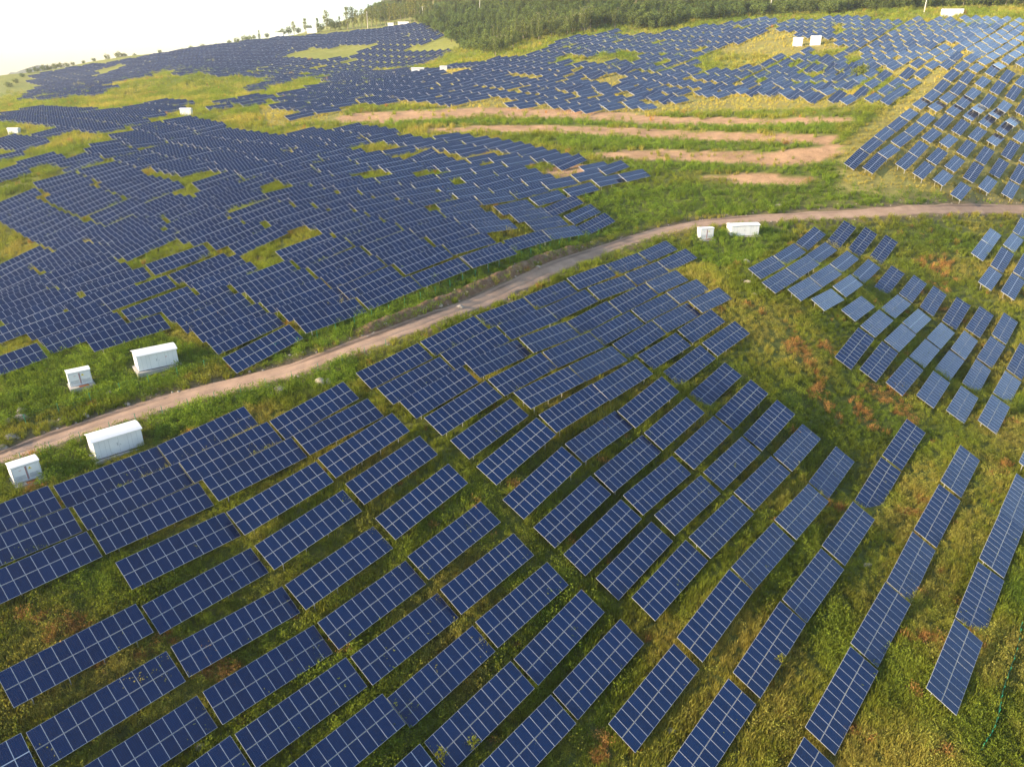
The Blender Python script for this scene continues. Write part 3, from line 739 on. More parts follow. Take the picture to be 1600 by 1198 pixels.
P_V = [(430,166),(440,147),(480,137),(560,122),(640,112),(700,104),(790,90),(850,80),(880,62),(960,47),(990,56),(1060,47),(1140,35),(1205,28),(1222,34),(1170,60),(1105,80),(1100,95),(1180,100),(1230,85),(1260,78),(1300,95),(1290,110),(1230,150),(1180,152),(1100,148),(1060,165),(1030,178),(980,170),(920,174),(860,162),(830,168),(760,152),(720,162),(690,158),(640,152),(600,163),(570,158),(475,184)]
P_V_HOLES = [[(870,92),(960,80),(1010,84),(1000,95),(900,98)], [(690,107),(740,104),(745,112),(690,116)], [(900,115),(960,112),(1000,120),(960,130),(905,128)]]
P_U = [(1205,40),(1240,31),(1300,27),(1420,30),(1600,24),(1600,320),(1540,312),(1460,292),(1330,265),(1322,250),(1440,150),(1480,100),(1490,86),(1440,120),(1390,156),(1300,160),(1215,150),(1225,120),(1260,95),(1330,78),(1300,62),(1230,52)]
P_U_HOLES = [[(1560,20),(1600,20),(1600,22)], [(1440,118),(1500,82),(1520,78),(1480,95),(1460,120),(1430,150),(1400,160)]]
P_FAR = [(37,158),(61,137),(45,121),(70,114),(120,104),(170,98),(250,84),(300,76),(360,68),(400,62),(460,57),(530,51),(600,44),(640,38),(665,38),(668,44),(705,45),(690,58),(640,74),(605,82),(700,82),(690,88),(650,104),(600,112),(520,119),(440,120),(400,121),(330,117),(300,117),(258,123),(285,110),(270,107),(224,121),(197,127),(171,141),(145,149),(110,150),(85,155)]
P_BACK = [[(0,216),(46,208),(67,222),(20,246),(0,248)], [(0,266),(85,239),(135,228),(80,256),(0,284)], [(0,179),(57,168),(80,163),(104,168),(145,175),(183,174),(204,170),(250,158),(290,160),(280,172),(200,198),(130,208),(95,214),(60,202),(30,196),(0,197)], [(322,164),(390,150),(425,146),(430,152),(395,162),(345,169)], [(385,140),(430,118),(470,118),(440,128),(400,142)], [(500,122),(560,112),(650,108),(600,118),(520,128)]]
GAPS_FAR = lambda x, y: fbm(x, y, 60, 41, 2) < .30

_g = ground(TB[:, 0], TB[:, 1])+CLEAR; _far = np.abs(TB[:, 2]-_g) > 1.0; TB[_far, 2] = _g[_far]
ALL = [list(r) for r in TB]; AF = list(FIELD)
cellsz = 12.0; cells = {}
def key(x, y): return (int(x//cellsz), int(y//cellsz))
def reg(i): cells.setdefault(key(ALL[i][0], ALL[i][1]), []).append(i)
for i in range(len(ALL)): reg(i)
def free(x, y, la=11.1, lb=3.4):
    k = key(x, y)
    for a in (-1, 0, 1):
        for b in (-1, 0, 1):
            for i in cells.get((k[0]+a, k[1]+b), ()):
                dx, dy = ALL[i][0]-x, ALL[i][1]-y
                if abs(dx*U2[0]+dy*U2[1]) < la and abs(dx*H2[0]+dy*H2[1]) < lb: return False
    return True
def slope_at(x, y):
    g = ground([x-4.4*U2[0], x+4.4*U2[0]], [y-4.4*U2[1], y+4.4*U2[1]]); return math.degrees(math.atan((g[1]-g[0])/8.8)), (g[0]+g[1])/2
def put(x, y, f):
    s, g = slope_at(x, y); ALL.append([x, y, g+CLEAR, 48.3+random.gauss(0, .7), s+random.gauss(0, 1.0), 28.4+random.gauss(0, .6)]); AF.append(f); reg(len(ALL)-1)
def ok_px(x, y, poly, holes):
    z = gz(x, y); a, b = to_px(np.array([x]), np.array([y]), np.array([z+1.4])); a, b = np.array(a), np.array(b)
    return bool(inpoly(a, b, poly)[0]) and not any(inpoly(a, b, h)[0] for h in holes)
def grow(seeds, poly, holes, f, pu, ph, ymax, pskip=0.0, ymin=60):
    q = list(seeds); seen = set()
    while q:
        i = q.pop(0); x, y = ALL[i][:2]
        for a, b in ((pu, 0), (-pu, 0), (.1, ph), (-.1, -ph)):
            nx, ny = x+a*U2[0]+b*H2[0], y+a*U2[1]+b*H2[1]
            if not (ymin < ny < ymax) or abs(nx) > 460 or not ok_px(nx, ny, poly, holes): continue
            kk = (round(nx), round(ny))
            if kk in seen: continue
            seen.add(kk)
            if not free(nx, ny): continue
            if random.random() < pskip: continue
            put(nx, ny, f); q.append(len(ALL)-1)
grow([i for i in range(len(AF)) if AF[i] in 'LM'], P_LEFT, P_LEFT_HOLES, 'L', 11.75, 4.55, 300, .03)
grow([i for i in range(len(AF)) if AF[i] == 'V'], P_V, P_V_HOLES, 'V', 12.1, 4.9, 560, .07)
grow([i for i in range(len(AF)) if AF[i] == 'U'], P_U, P_U_HOLES, 'U', 12.6, 5.1, 520, .05)
def lattice(poly, f, x0, x1, y0, y1, pu=11.9, ph=5.2, skip=None):
    cx, cy = (x0+x1)/2, (y0+y1)/2; R = math.hypot(x1-x0, y1-y0)/2; pts = []
    for j in range(int(-R/ph), int(R/ph)):
        off = (j*.35) % pu
        for i in range(int(-R/pu), int(R/pu)):
            a = i*pu+off; b = j*ph; pts.append((cx+a*U2[0]+b*H2[0], cy+a*U2[1]+b*H2[1]))
    pts = np.array(pts); pts = pts[(pts[:, 1] > y0) & (pts[:, 1] < y1) & (pts[:, 0] > x0) & (pts[:, 0] < x1)]
    z = ground(pts[:, 0], pts[:, 1]); a, b = to_px(pts[:, 0], pts[:, 1], z+1.4); m = inpoly(a, b, poly)
    if skip is not None: m &= ~skip(pts[:, 0], pts[:, 1])
    for x, y in pts[m]:
        if random.random() > .04 and free(x, y): put(x, y, f)
for p in P_BACK[:3]: lattice(p, 'B', -330, -100, 190, 460)
for p in P_BACK[3:]: lattice(p, 'B', -260, 0, 290, 560)
lattice(P_FAR, 'D', -640, -40, 380, 860, 12.4, 7.2, GAPS_FAR)
ALL = np.array(ALL); AF = np.array(AF)

# each table's own axes: u along the row, w up the tilt, n the panel normal
def frames(T):
    ps, ph, th = np.radians(T[:, 3]), np.radians(T[:, 4]), np.radians(T[:, 5])
    u = np.stack([np.cos(ps)*np.cos(ph), np.sin(ps)*np.cos(ph), np.sin(ph)], 1); h = np.stack([np.sin(ps), -np.cos(ps), 0*ps], 1)
    n0 = np.cross(h, u); n0 /= np.linalg.norm(n0, axis=1)[:, None]; n0 *= np.sign(n0[:, 2:3]); hv = np.cross(u, n0); hv *= np.sign((hv*h).sum(1))[:, None]
    v = np.cos(th)[:, None]*hv-np.sin(th)[:, None]*n0; n = np.cos(th)[:, None]*n0+np.sin(th)[:, None]*hv
    return u, -v, n
AU, AW, AN = frames(ALL)
cor = [ALL[:, :3]+AU*a*5.55+AW*b*1.67 for a, b in ((-1, 1), (1, 1), (1, -1), (-1, -1))]
cp = [np.stack(to_px(c[:, 0], c[:, 1], c[:, 2]), 1) for c in cor]
area = .5*np.abs((cp[2]-cp[0])[:, 0]*(cp[3]-cp[1])[:, 1]-(cp[2]-cp[0])[:, 1]*(cp[3]-cp[1])[:, 0])
mid = sum(cp)/4; inside = (mid[:, 0] > -40) & (mid[:, 0] < 1640) & (mid[:, 1] > 0) & (mid[:, 1] < 1260) & (ALL[:, 1] > 10)
order = np.argsort(-np.where(inside, area, 0)); near = order[:300]; rest = order[300:]; rest = rest[ALL[rest, 1] > 10]

PW, PL, MG = .995, 1.65, .045                       # panel width and length, gap between the two rows
def panel_mesh():
    fw, t = .016, .036; a, b = PW/2, PL/2
    v = [(-a, -b, t/2), (a, -b, t/2), (a, b, t/2), (-a, b, t/2), (-a+fw, -b+fw, t/2), (a-fw, -b+fw, t/2), (a-fw, b-fw, t/2), (-a+fw, b-fw, t/2),
         (-a, -b, -t/2), (a, -b, -t/2), (a, b, -t/2), (-a, b, -t/2)]
    g = [(-a+fw, -b+fw, t/2-.003), (a-fw, -b+fw, t/2-.003), (a-fw, b-fw, t/2-.003), (-a+fw, b-fw, t/2-.003)]
    v += g
    f = [(0, 1, 5, 4), (1, 2, 6, 5), (2, 3, 7, 6), (3, 0, 4, 7), (0, 8, 9, 1), (1, 9, 10, 2), (2, 10, 11, 3), (3, 11, 8, 0), (11, 10, 9, 8), (12, 13, 14, 15)]
    mi = [0]*8+[2, 1]; uv = []
    for k, q in enumerate(f):
        for i in q: uv.append(((v[i][0]+a-fw)/(2*a-2*fw), (v[i][1]+b-fw)/(2*b-2*fw)) if k == 9 else (.02, .02))
    return mesh_from('panel', v, f, [M_FRAME, M_GLASS, M_BACK], mi, uv)
PANEL = panel_mesh()
RAIL = MB().box(0, 0, 0, 11.0, .05, .07).mesh('rail', [M_STEEL])
RAFTER = MB().box(0, 0, 0, .06, 3.0, .08).mesh('rafter', [M_STEEL])
POST = MB().tube((0, 0, 0), (0, 0, 1), .045, n=8).mesh('post', [M_STEEL])
SLOTS = [((i-5)*(PW+.014), s*(PL/2+MG/2)) for i in range(11) for s in (1, -1)]
POSTX = (-4.2, -1.4, 1.4, 4.2); POSTY = (1.05, -1.05)
LABELS = {'F': ('blue solar panel table in the foreground field below the dirt road', 'solar tables in the field below the dirt road'),
          'R': ('blue solar panel table in the small field across the weedy gully, below the road bend', 'solar tables in the field across the gully'),
          'L': ('blue solar panel table in the densely packed field above the dirt road', 'solar tables in the dense field above the road'),
          'U': ('blue solar panel table on the dry hillside beside the terraced bare earth', 'solar tables on the dry hillside'),
          'V': ('blue solar panel table in the rows on the rise behind the terraced bare earth', 'solar tables on the rise behind the terraces')}
LABELS['M'] = LABELS['L']
LABELS['B'] = ('blue solar panel table in the hollow behind the dense field', 'solar tables in the hollow')
LABELS['D'] = ('blue solar panel table on the far ridge', 'solar tables on the far ridge')
for i in near:
    x, y, z = ALL[i, :3]; ps = math.radians(ALL[i, 3]); g = gz(x, y)
    root = link('solar_table', None, None, (x, y, g), (0, 0, ps)); root.empty_display_size = .5
    tag(root, *[LABELS[AF[i]][0], 'solar panels', LABELS[AF[i]][1]])
    Rz = Matrix.Rotation(-ps, 3, 'Z'); L3 = Rz@Matrix((AU[i], AW[i], AN[i])).transposed(); eu = L3.to_euler()
    c0 = Vector((0, 0, z-g))
    for sx, sy in SLOTS:
        o = link('panel', PANEL, root, c0+L3@Vector((sx, sy, 0)), (eu.x+random.gauss(0, .0035), eu.y+random.gauss(0, .0035), eu.z))
    for ry in (1.25, .45, -.45, -1.25): link('rail', RAIL, root, c0+L3@Vector((0, ry, -.06)), eu)
    for pxx in POSTX:
        link('rafter', RAFTER, root, c0+L3@Vector((pxx, 0, -.137)), eu)
        for pyy in POSTY:
            tp = c0+L3@Vector((pxx, pyy, -.14)); wp = Matrix.Rotation(ps, 3, 'Z')@tp+Vector((x, y, g)); gb = gz(wp.x, wp.y)
            link('post', POST, root, (tp.x, tp.y, gb-g-.35), (0, 0, 0), (1, 1, max(.3, wp.z-gb+.35)))

# the many smaller tables further off: real geometry, one object
gv = []; gf = []; gm = []; guv = []; nv = 0
q4 = np.array([[-1, -1], [1, -1], [1, 1], [-1, 1]], float)
slab = np.array([[a*5.55, b*1.6725, c] for c in (.012, -.06) for a, b in ((-1, -1), (1, -1), (1, 1), (-1, 1))])
slabf = [(0, 1, 2, 3), (0, 4, 5, 1), (1, 5, 6, 2), (2, 6, 7, 3), (3, 7, 4, 0), (7, 6, 5, 4)]
for i in rest:
    c = ALL[i, :3]; B = np.stack([AU[i], AW[i], AN[i]])
    gv.append(c+slab@B); gf += [tuple(np.array(f)+nv) for f in slabf]; gm += [0, 0, 0, 0, 0, 2]; guv += [(.02, .02)]*24; nv += 8
    for sx, sy in SLOTS:
        qv = np.concatenate([q4*[PW/2-.020, PL/2-.020]+[sx, sy], np.full((4, 1), .018)], 1); gv.append(c+qv@B)
        gf.append((nv, nv+1, nv+2, nv+3)); gm.append(1); guv += [(0, 0), (1, 0), (1, 1), (0, 1)]; nv += 4
    for pxx in (-4.2, 0, 4.2):
        for pyy in POSTY:
            t = c+np.array([pxx, pyy, -.06])@B; b = gz(t[0], t[1])-.3; r = .05
            pv = [(t[0]+a*r, t[1]+bb*r, zz) for zz in (b, t[2]) for a, bb in ((-1, -1), (1, -1), (1, 1), (-1, 1))]
            gv.append(np.array(pv)); gf += [(nv+k, nv+(k+1) % 4, nv+4+(k+1) % 4, nv+4+k) for k in range(4)]; gm += [3]*4; guv += [(.02, .02)]*16; nv += 8
o = link('distant_solar_tables', mesh_from('distant_solar_tables', np.concatenate(gv), gf, [M_FRAME, M_GLASS, M_BACK, M_STEEL], gm, guv))
tag(o, 'mass of small blue solar tables covering the far slopes and the ridge', 'solar panels', kind='stuff')
print('TABLES', len(ALL), 'near', len(near), {k: int((AF == k).sum()) for k in 'FRLMUVBD'}, 'near fields', {k: int((AF[near] == k).sum()) for k in 'FRLMUVBD'})

# ---------------------------------------------------------------- white electrical cabinets
def bridge(rows, close=False):
    v = [p for r in rows for p in r]; n = len(rows[0]); f = []
    for i in range(len(rows)-1):
        for k in range(n-1): f.append((i*n+k, i*n+k+1, (i+1)*n+k+1, (i+1)*n+k))
    return v, f
def vault(L, D, z0, rise, over, t=.07, n=10):          # a curved roof sheet with thickness, overhanging on all sides
    up = []; lo = []
    for k in range(n+1):
        a = k/n; y = -over+(D+2*over)*a; z = z0+rise*(1-(2*a-1)**2)
        up.append((y, z+t)); lo.append((y, z))
    ring = up+lo[::-1]; m = len(ring)
    v = [(x, y, z) for x in (-over, L+over) for y, z in ring]
    f = [(k, k+1 if k+1 < m else 0, m+(k+1) % m, m+k) for k in range(m)]
    f += [tuple(range(m-1, -1, -1)), tuple(range(m, 2*m))]
    return v, f
def gable(x, D, z0, rise, n=10, th=.02):
    pts = [(0, z0)]+[(D*k/n, z0+rise*(1-(2*k/n-1)**2)*.97) for k in range(1, n)]+[(D, z0)]; m = len(pts)
    v = [(x, y, z) for y, z in pts]+[(x+th, y, z) for y, z in pts]
    return v, [tuple(range(m-1, -1, -1)), tuple(range(m, 2*m))]+[(k, (k+1) % m, m+(k+1) % m, m+k) for k in range(m)]
def warning_sign(parent, x, y, z, s=.3):
    w = MB(); w.add([(x-s/2, y, z), (x+s/2, y, z), (x, y, z+s*.87), (x-s/2, y+.012, z), (x+s/2, y+.012, z), (x, y+.012, z+s*.87)], [(0, 1, 2), (5, 4, 3), (0, 3, 4, 1), (1, 4, 5, 2), (2, 5, 3, 0)])
    o = w.build('warning_sign', [M_YELLOW], parent)
    b = MB(); p = [(.03, .62), (-.10, .30), (.0, .30), (-.04, .08), (.10, .38), (.01, .38)]
    pts = [(x+a*s, y-.004, z+c*s) for a, c in p]; b.add(pts+[(a, yy+.003, c) for a, yy, c in pts], [(0, 1, 2, 5), (2, 3, 4, 5), (0, 5, 11, 6), (4, 3, 9, 10)])
    b.build('bolt_symbol', [M_DARK], o)
def big_station(x, y, yaw, L, D, H, base, label, mark=False, simple=False, group=None):
    z = min(gz(x+a*math.cos(yaw)-b*math.sin(yaw), y+a*math.sin(yaw)+b*math.cos(yaw)) for a in (0, L) for b in (0, D))
    t = link('transformer_station', None, None, (x, y, z), (0, 0, yaw)); tag(t, label, 'cabinet', group or 'white transformer stations')
    MB().box(L/2, D/2-.1, base/2-.3, L+.7, D+.9, base+.6).build('concrete_base', [M_CONC], t)
    h = H-base-.35
    bd = MB().box(L/2, D/2, base+h/2+.04, L, D, h-.08)
    bd.add(*gable(.002, D, base+h-.002, .32)); bd.add(*gable(L-.022, D, base+h-.002, .32)); bo = bd.build('body', [M_WHITE], t)
    MB().add(*vault(L, D, base+h+.0, .34, .16)).build('roof', [M_ROOF], t)
    MB().box(L/2, D/2, base+.02, L+.02, D+.02, .05).build('plinth_gap', [M_DARK], t)
    if simple: return t
    for k in range(2):
        w_ = L*.19; cx = L*.5+(k-.5)*w_*1.02
        d = MB().box(cx, -.012, base+h*.5, w_, .03, h*.86).build('door', [M_WHITE], t)
        MB().box(cx+(.5-k)*w_*.72, -.035, base+h*.5, .05, .03, .16).build('handle', [M_SEAM], d)
        MB().box(cx-w_*.51*(1-2*k), -.008, base+h*.5, .018, .022, h*.86).build('door_seam', [M_SEAM], t)
    MB().box(L*.5, -.009, base+h*.5, .02, .026, h*.86).build('door_seam', [M_SEAM], t)
    for a in [i/9 for i in range(1, 9) if i not in (4, 5)]: MB().box(L*a, -.004, base+h*.5, .012, .012, h*.9).build('panel_seam', [M_SEAM], t)
    for a in (.25, .5, .75): MB().box(-.004, D*a, base+h*.5, .012, .012, h*.9).build('panel_seam', [M_SEAM], t)
    for zz in (.62, .55): MB().box(L*.47, -.032, base+h*zz, .16, .008, .07).build('sign_plate', [M_SEAM], t)
    if mark:
        m_ = MB(); mxx = L*.66; mz = base+h*.62
        m_.add([(mxx, -.006, mz), (mxx+.16, -.006, mz-.04), (mxx+.42, -.006, mz+.06), (mxx+.30, -.006, mz+.12), (mxx+.12, -.006, mz+.09)], [(0, 1, 2, 3, 4)])
        m_.add([(mxx+.05, -.008, mz+.045), (mxx+.16, -.008, mz+.01), (mxx+.30, -.008, mz+.06), (mxx+.22, -.008, mz+.085)], [(0, 1, 2, 3)], 1); m_.build('red_mark', [M_RED, M_WHITE], t)
    return t
def small_cabinet(x, y, yaw, L, D, H, base, label, group=None):
    z = min(gz(x+a*math.cos(yaw)-b*math.sin(yaw), y+a*math.sin(yaw)+b*math.cos(yaw)) for a in (0, L) for b in (0, D))
    t = link('switch_cabinet', None, None, (x, y, z), (0, 0, yaw)); tag(t, label, 'cabinet', group or 'white switch cabinets')
    MB().box(L/2, D/2-.35, base/2-.3, L+.3, D+1.2, base+.6).build('concrete_base', [M_CONC], t)
    h = H-base
    MB().box(L/2, D/2, base+h/2, L, D, h).build('body', [M_WHITE], t)
    MB().add(*vault(L, D, base+h+.0, .12, .07, .09, 6)).build('roof', [M_ROOF], t)
    for k in range(2):
        w_ = L*.43; cx = L*.5+(k-.5)*L*.5
        d = MB().box(cx, -.02, base+h*.49, w_, .045, h*.84).build('door', [M_WHITE], t)
        lv = MB()
        for r in range(9): lv.box(cx, -.048, base+h*(.14+.032*r), w_*.84, .014, .022)
        lv.build('louvre', [M_SEAM], d)
        for s in (-1, 1): MB().box(cx+s*w_*.515, -.006, base+h*.49, .02, .02, h*.85).build('door_seam', [M_SEAM], t)
        MB().box(cx, -.006, base+h*.925, w_, .02, .02).build('door_seam', [M_SEAM], t)
    MB().box(L*.5-.035, -.028, base+h*.49, .035, .05, h*.84).build('red_post', [M_RED], t)
    MB().box(L*.5+.045, -.03, base+h*.49, .05, .05, h*.84).build('seal_strip', [M_SEAM], t)
    m_ = MB(); mxx = L*.28; mz = base+h*.72
    m_.add([(mxx-.12, -.046, mz), (mxx+.14, -.046, mz+.02), (mxx+.16, -.046, mz+.06), (mxx-.08, -.046, mz+.045)], [(0, 1, 2, 3)]); m_.build('red_mark', [M_RED], t)
    warning_sign(t, L*.63, -.062, base+h*.68, .36)
    MB().box(L*.56, -.62, base+.022, 1.15, .62, .035).build('rusty_plate', [M_RUST], t)
    return t
R = math.radians
big_station(-48.7, 72.5, R(43), 5.3, 2.7, 2.95, .30, 'white vault-roofed transformer station on the grass between the road and the foreground panels')
big_station(-51.6, 90.5, R(37), 5.2, 2.7, 3.2, .62, 'white vault-roofed transformer station on a raised concrete slab above the dirt road', True)
small_cabinet(-55.0, 67.3, R(46), 2.75, 1.7, 2.15, .25, 'white two-door switch cabinet beside the road, right above the foreground panel rows')
small_cabinet(-59.2, 86.8, R(38), 2.7, 1.5, 2.6, .75, 'white two-door switch cabinet on a tall concrete plinth above the dirt road')
big_station(51.6, 167.3, R(9), 7.0, 2.6, 3.1, .3, 'white transformer station standing in tall reeds just below the road bend')
small_cabinet(43.4, 163.4, R(12), 3.3, 1.8, 2.6, .3, 'white two-door switch cabinet in tall grass just below the road bend')
big_station(-52.5, 405, R(8), 6.6, 2.6, 3.9, .3, 'white transformer station on the rise behind the terraces, among panel rows', simple=True, group='far white cabinets')
big_station(-37.5, 405, R(8), 3.6, 2.0, 3.0, .3, 'small white cabinet beside the station on the rise behind the terraces', simple=True, group='far white cabinets')
big_station(232.5, 431, R(-4), 10.6, 2.6, 4.2, .3, 'long white container at the top edge of the panel hillside, before the trees', simple=True, group='far white cabinets')
big_station(-131.5, 300.5, R(4), 4.2, 2.2, 3.2, .3, 'white cabinet on the grassy saddle at the top of the dense field', simple=True, group='far white cabinets')
big_station(-192.5, 286.5, R(4), 3.8, 2.2, 2.8, .3, 'white cabinet in the hollow behind the dense field', simple=True, group='far white cabinets')
big_station(141.9, 396, R(-6), 4.2, 2.2, 4.4, .3, 'squat white cabinet on the pale dry bank, left of a similar one', simple=True, group='far white cabinets')
big_station(150.2, 395, R(-6), 4.6, 2.2, 4.6, .3, 'squat white cabinet on the pale dry bank, beside a panel row', simple=True, group='far white cabinets')
for k, (x, y, L) in enumerate(((-222, 735, 9.0), (-193, 745, 9.0), (-98, 682, 9.5), (-108, 690, 5.0))):
    big_station(x, y, R(-2), L, 2.4, 4.8, .3, ['white cabinet on the far ridge beside the lamp post', 'white cabinet on the far ridge before the poplars', 'white container on the far ridge under the poplars', 'small white cabinet left of the container under the poplars'][k], simple=True, group='far white cabinets')

# ---------------------------------------------------------------- rocks beside the road and in the fields
def rock_mesh(seed, flat=.6):
    bm = bmesh.new(); bmesh.ops.create_icosphere(bm, subdivisions=3, radius=1); r = random.Random(seed)
    pl_ = [(Vector((r.gauss(0, 1), r.gauss(0, 1), r.gauss(0, .7))).normalized(), r.uniform(.55, .9)) for _ in range(9)]
    for v in bm.verts:
        for n, d in pl_:
            e = v.co.dot(n)-d
            if e > 0: v.co -= n*e*.9
        v.co *= 1+.06*(vnoise(v.co.x*5+seed, v.co.y*5+v.co.z*7, 1, seed)-.5); v.co.z *= flat
    me = bpy.data.meshes.new('rock'); bm.to_mesh(me); bm.free(); me.materials.append(M_ROCK); return me
ROCKS = [rock_mesh(k) for k in range(4)]
for k, (x, y, s, lb) in enumerate([(-26.2, 88.5, 0.95, 'large pale boulder beside the road, at the tip of a panel row'), (-25.1, 88.7, 0.6, 'pale boulder leaning on the large one beside the road'), (-31.2, 86.9, 1.0, 'low weathered mound-like rock in the weeds beside the road'), (-32.1, 86.1, 0.5, 'small rock beside the low weathered one near the road'), (-63.2, 82.1, 0.85, 'pale slab of rock in the weeds left of the plinth cabinet'), (-62.3, 80.5, 0.9, 'grey boulder below the pale slab in the weeds'), (-63.4, 79.8, 0.7, 'dull grey boulder half buried in weeds at the field edge'), (-61.1, 76.6, 0.7, 'grey boulder just above the dirt road'), (-60.8, 74.5, 0.6, 'small grey boulder on the road shoulder'), (-54.5, 81.5, 0.55, 'tan stone on the road shoulder opposite the station'), (-53.8, 86.2, 0.6, 'flat pale stone in the weeds below the plinth cabinet'), (-50.5, 84.1, 0.4, 'small tan stone on the verge near the fence'), (-26.0, 41.8, 0.55, 'pinkish grey stone in the dark weeds between foreground panel rows'), (50.3, 149.9, 0.9, 'pale flat stone in the grass above the gully panels'), (45.6, 136.5, 0.5, 'small pale stone in the grass of the gully head'), (46.3, 135.6, 0.7, 'rounded pale stone in the grass of the gully head'), (46.1, 130.4, 0.6, 'whitish stone in the grass of the gully head'), (43.5, 70.4, 0.5, 'white flat stone in the straw between the last panel rows'), (15.2, 48.6, 0.45, 'pinkish stone in the grass beside the last foreground table'), (-11.8, 112.1, 0.6, 'pale block on the freshly dug bank'), (-8.6, 112.7, 0.65, 'pale boulder at the foot of the freshly dug bank'), (4.9, 132.3, 0.6, 'grey block at the end of the dug bank'), (68.4, 185.1, 0.8, 'white block on the scrub above the road bend')]):
    o = link('rock', ROCKS[k % 4], None, (x, y, gz(x, y)+s*.18), (random.uniform(-.2, .2), random.uniform(-.2, .2), random.uniform(0, 6)), (s*random.uniform(.85, 1.25), s*random.uniform(.75, 1.0), s)); tag(o, lb, 'rock', 'rocks lying about the field')
# stones scattered on the earth bank and the road edges
sv = MB(); ico = ROCKS[0]; cov = [tuple(v.co) for v in ico.vertices]
bm = bmesh.new(); bmesh.ops.create_icosphere(bm, subdivisions=1, radius=1); base_v = [v.co.copy() for v in bm.verts]; base_f = [tuple(l.index for l in f.verts) for f in bm.faces]; bm.free()
for k in range(900):
    i = random.randrange(nc-1); sd_ = random.choice((1, 1, 1, -1)); o_ = (random.uniform(1.6, 4.2) if sd_ > 0 else -random.uniform(1.6, 2.4)); p = RC[i]+nor[i]*o_; s = random.choice((.05, .07, .1, .14, .2)) * random.uniform(.7, 1.3)
    if sd_ > 0 and not (-26 < p[0] < 24) and random.random() < .6: continue
    bank = .5 if (-20 < p[0] < 18 and sd_ > 0 and 2.2 < o_ < 4.2) else .05
    z = gz(p[0], p[1])+bank; sv.add([(p[0]+v.x*s*random.uniform(.8, 1.3), p[1]+v.y*s, z+v.z*s*.7) for v in base_v], base_f)
tag(sv.build('roadside_stones', [M_ROCK]), 'loose pale stones strewn along the dirt road and its bank', 'stones', kind='stuff')

# ---------------------------------------------------------------- green wire fences and netting
def wire_fence(i0, i1, off, label, step=3.2):
    t = None; last = None; acc = 0
    for i in range(i0, i1):
        if last is not None and np.linalg.norm(RC[i]-last) < step: continue
        last = RC[i]; p = RC[i]+nor[i]*off; z = gz(*p)
        if t is None:
            t = link('wire_fence', None, None, (p[0], p[1], z)); tag(t, label, 'fence'); org = Vector((p[0], p[1], z)); prev = None
        b = Vector((p[0], p[1], z))-org
        MB().tube(b+Vector((0, 0, -.3)), b+Vector((random.uniform(-.06, .06), random.uniform(-.06, .06), 1.55)), .035, n=6).build('post', [M_GREEN], t)
        if prev is not None:
            for hh in (.35, .9, 1.45): MB().tube(prev+Vector((0, 0, hh)), b+Vector((0, 0, hh)), .006, n=4).build('wire', [M_GREEN], t)
        prev = b
ix = lambda x: int(np.abs(RC[:, 0]-x).argmin())
wire_fence(ix(-57), ix(24), 5.2, 'thin green post-and-wire fence running along the uphill side of the dirt road')
wire_fence(ix(-59), ix(-20), -2.9, 'thin green post-and-wire fence running along the downhill side of the dirt road')
nf = [(57.0, 61.7), (55.0, 59.1), (52.5, 56.2), (50.1, 53.6), (48.2, 51.4), (47.1, 49.9), (45.7, 48.3), (44.7, 47.4), (43.7, 46.6)]
t = link('netting_fence', None, None, (nf[0][0], nf[0][1], gz(*nf[0]))); tag(t, 'sagging strip of green netting strung through dark weeds beside the last panel row', 'fence')
org = Vector(t.location); npts = catmull(np.array(nf, float), 8); M_NET = plain('green_netting', (.008, .085, .045, 1), .8)
rows = []
for k, p in enumerate(npts):
    z = gz(*p); sag = .12*math.sin(k*.9)+.1*math.sin(k*2.3)
    rows.append([tuple(Vector((p[0]+.02*math.sin(k*1.7)*j, p[1], z+.08+(.85+sag)*j/3))-org) for j in range(4)])
    if k % 4 == 0: MB().tube(Vector((p[0], p[1], z-.3))-org, Vector((p[0]+.05, p[1], z+1.15))-org, .03, n=6).build('post', [M_GREEN], t)
v, f = bridge(rows); nm = mesh_from('netting', v, f, [M_NET]); o = link('netting', nm, t); so = o.modifiers.new('thickness', 'SOLIDIFY'); so.thickness = .015

# ---------------------------------------------------------------- poles and the overhead line
def pole(x, y, h, label, arm=True):
    z = gz(x, y); t = link('utility_pole', None, None, (x, y, z)); tag(t, label, 'pole', 'utility poles')
    MB().tube((0, 0, -.5), (0, 0, h), .26, .17, 10).build('shaft', [M_POLE], t)
    if arm:
        MB().box(0, 0, h-.6, 2.2, .14, .14).build('crossarm', [M_STEEL], t)
        for a in (-.95, 0, .95): MB().tube((a, 0, h-.55), (a, 0, h-.15), .07, .05, 8).build('insulator', [M_POLE], t)
    return Vector((x, y, z+h-.15))
p1 = pole(168.8, 523, 13, 'pale utility pole in front of the wood above the dry bank')
p2 = pole(230.6, 447.2, 13, 'pale utility pole between the white container and the wood edge')
p3 = pole(305, 395, 12.5, 'pale utility pole behind the last hillside panel rows')
pole(-132, 726, 14, 'tall pale pole before the skyline poplars'); pole(-25.6, 637, 13, 'pale pole standing in the scrub of the wooded slope')
pole(-77, 689, 12, 'pale pole before the poplar grove behind the ridge panels'); pole(-183, 742, 14, 'slim pale pole among the low ridge trees', False)
pole(-220, 738, 13, 'lamp post beside the white cabinet on the far ridge', False)
w_ = MB()
for a, b in ((p1, p2), (p2, p3)):
    for off in (-.95, .95):
        pr = None
        for k in range(13):
            s = k/12; q_ = a.lerp(b, s)+Vector((off, 0, -1.6*(1-(2*s-1)**2)))
            if pr is not None: w_.tube(pr, q_, .03, n=4)
            pr = q_
tag(w_.build('power_line', [M_WIRE]), 'thin overhead cables strung between the poles before the wood', 'cable')

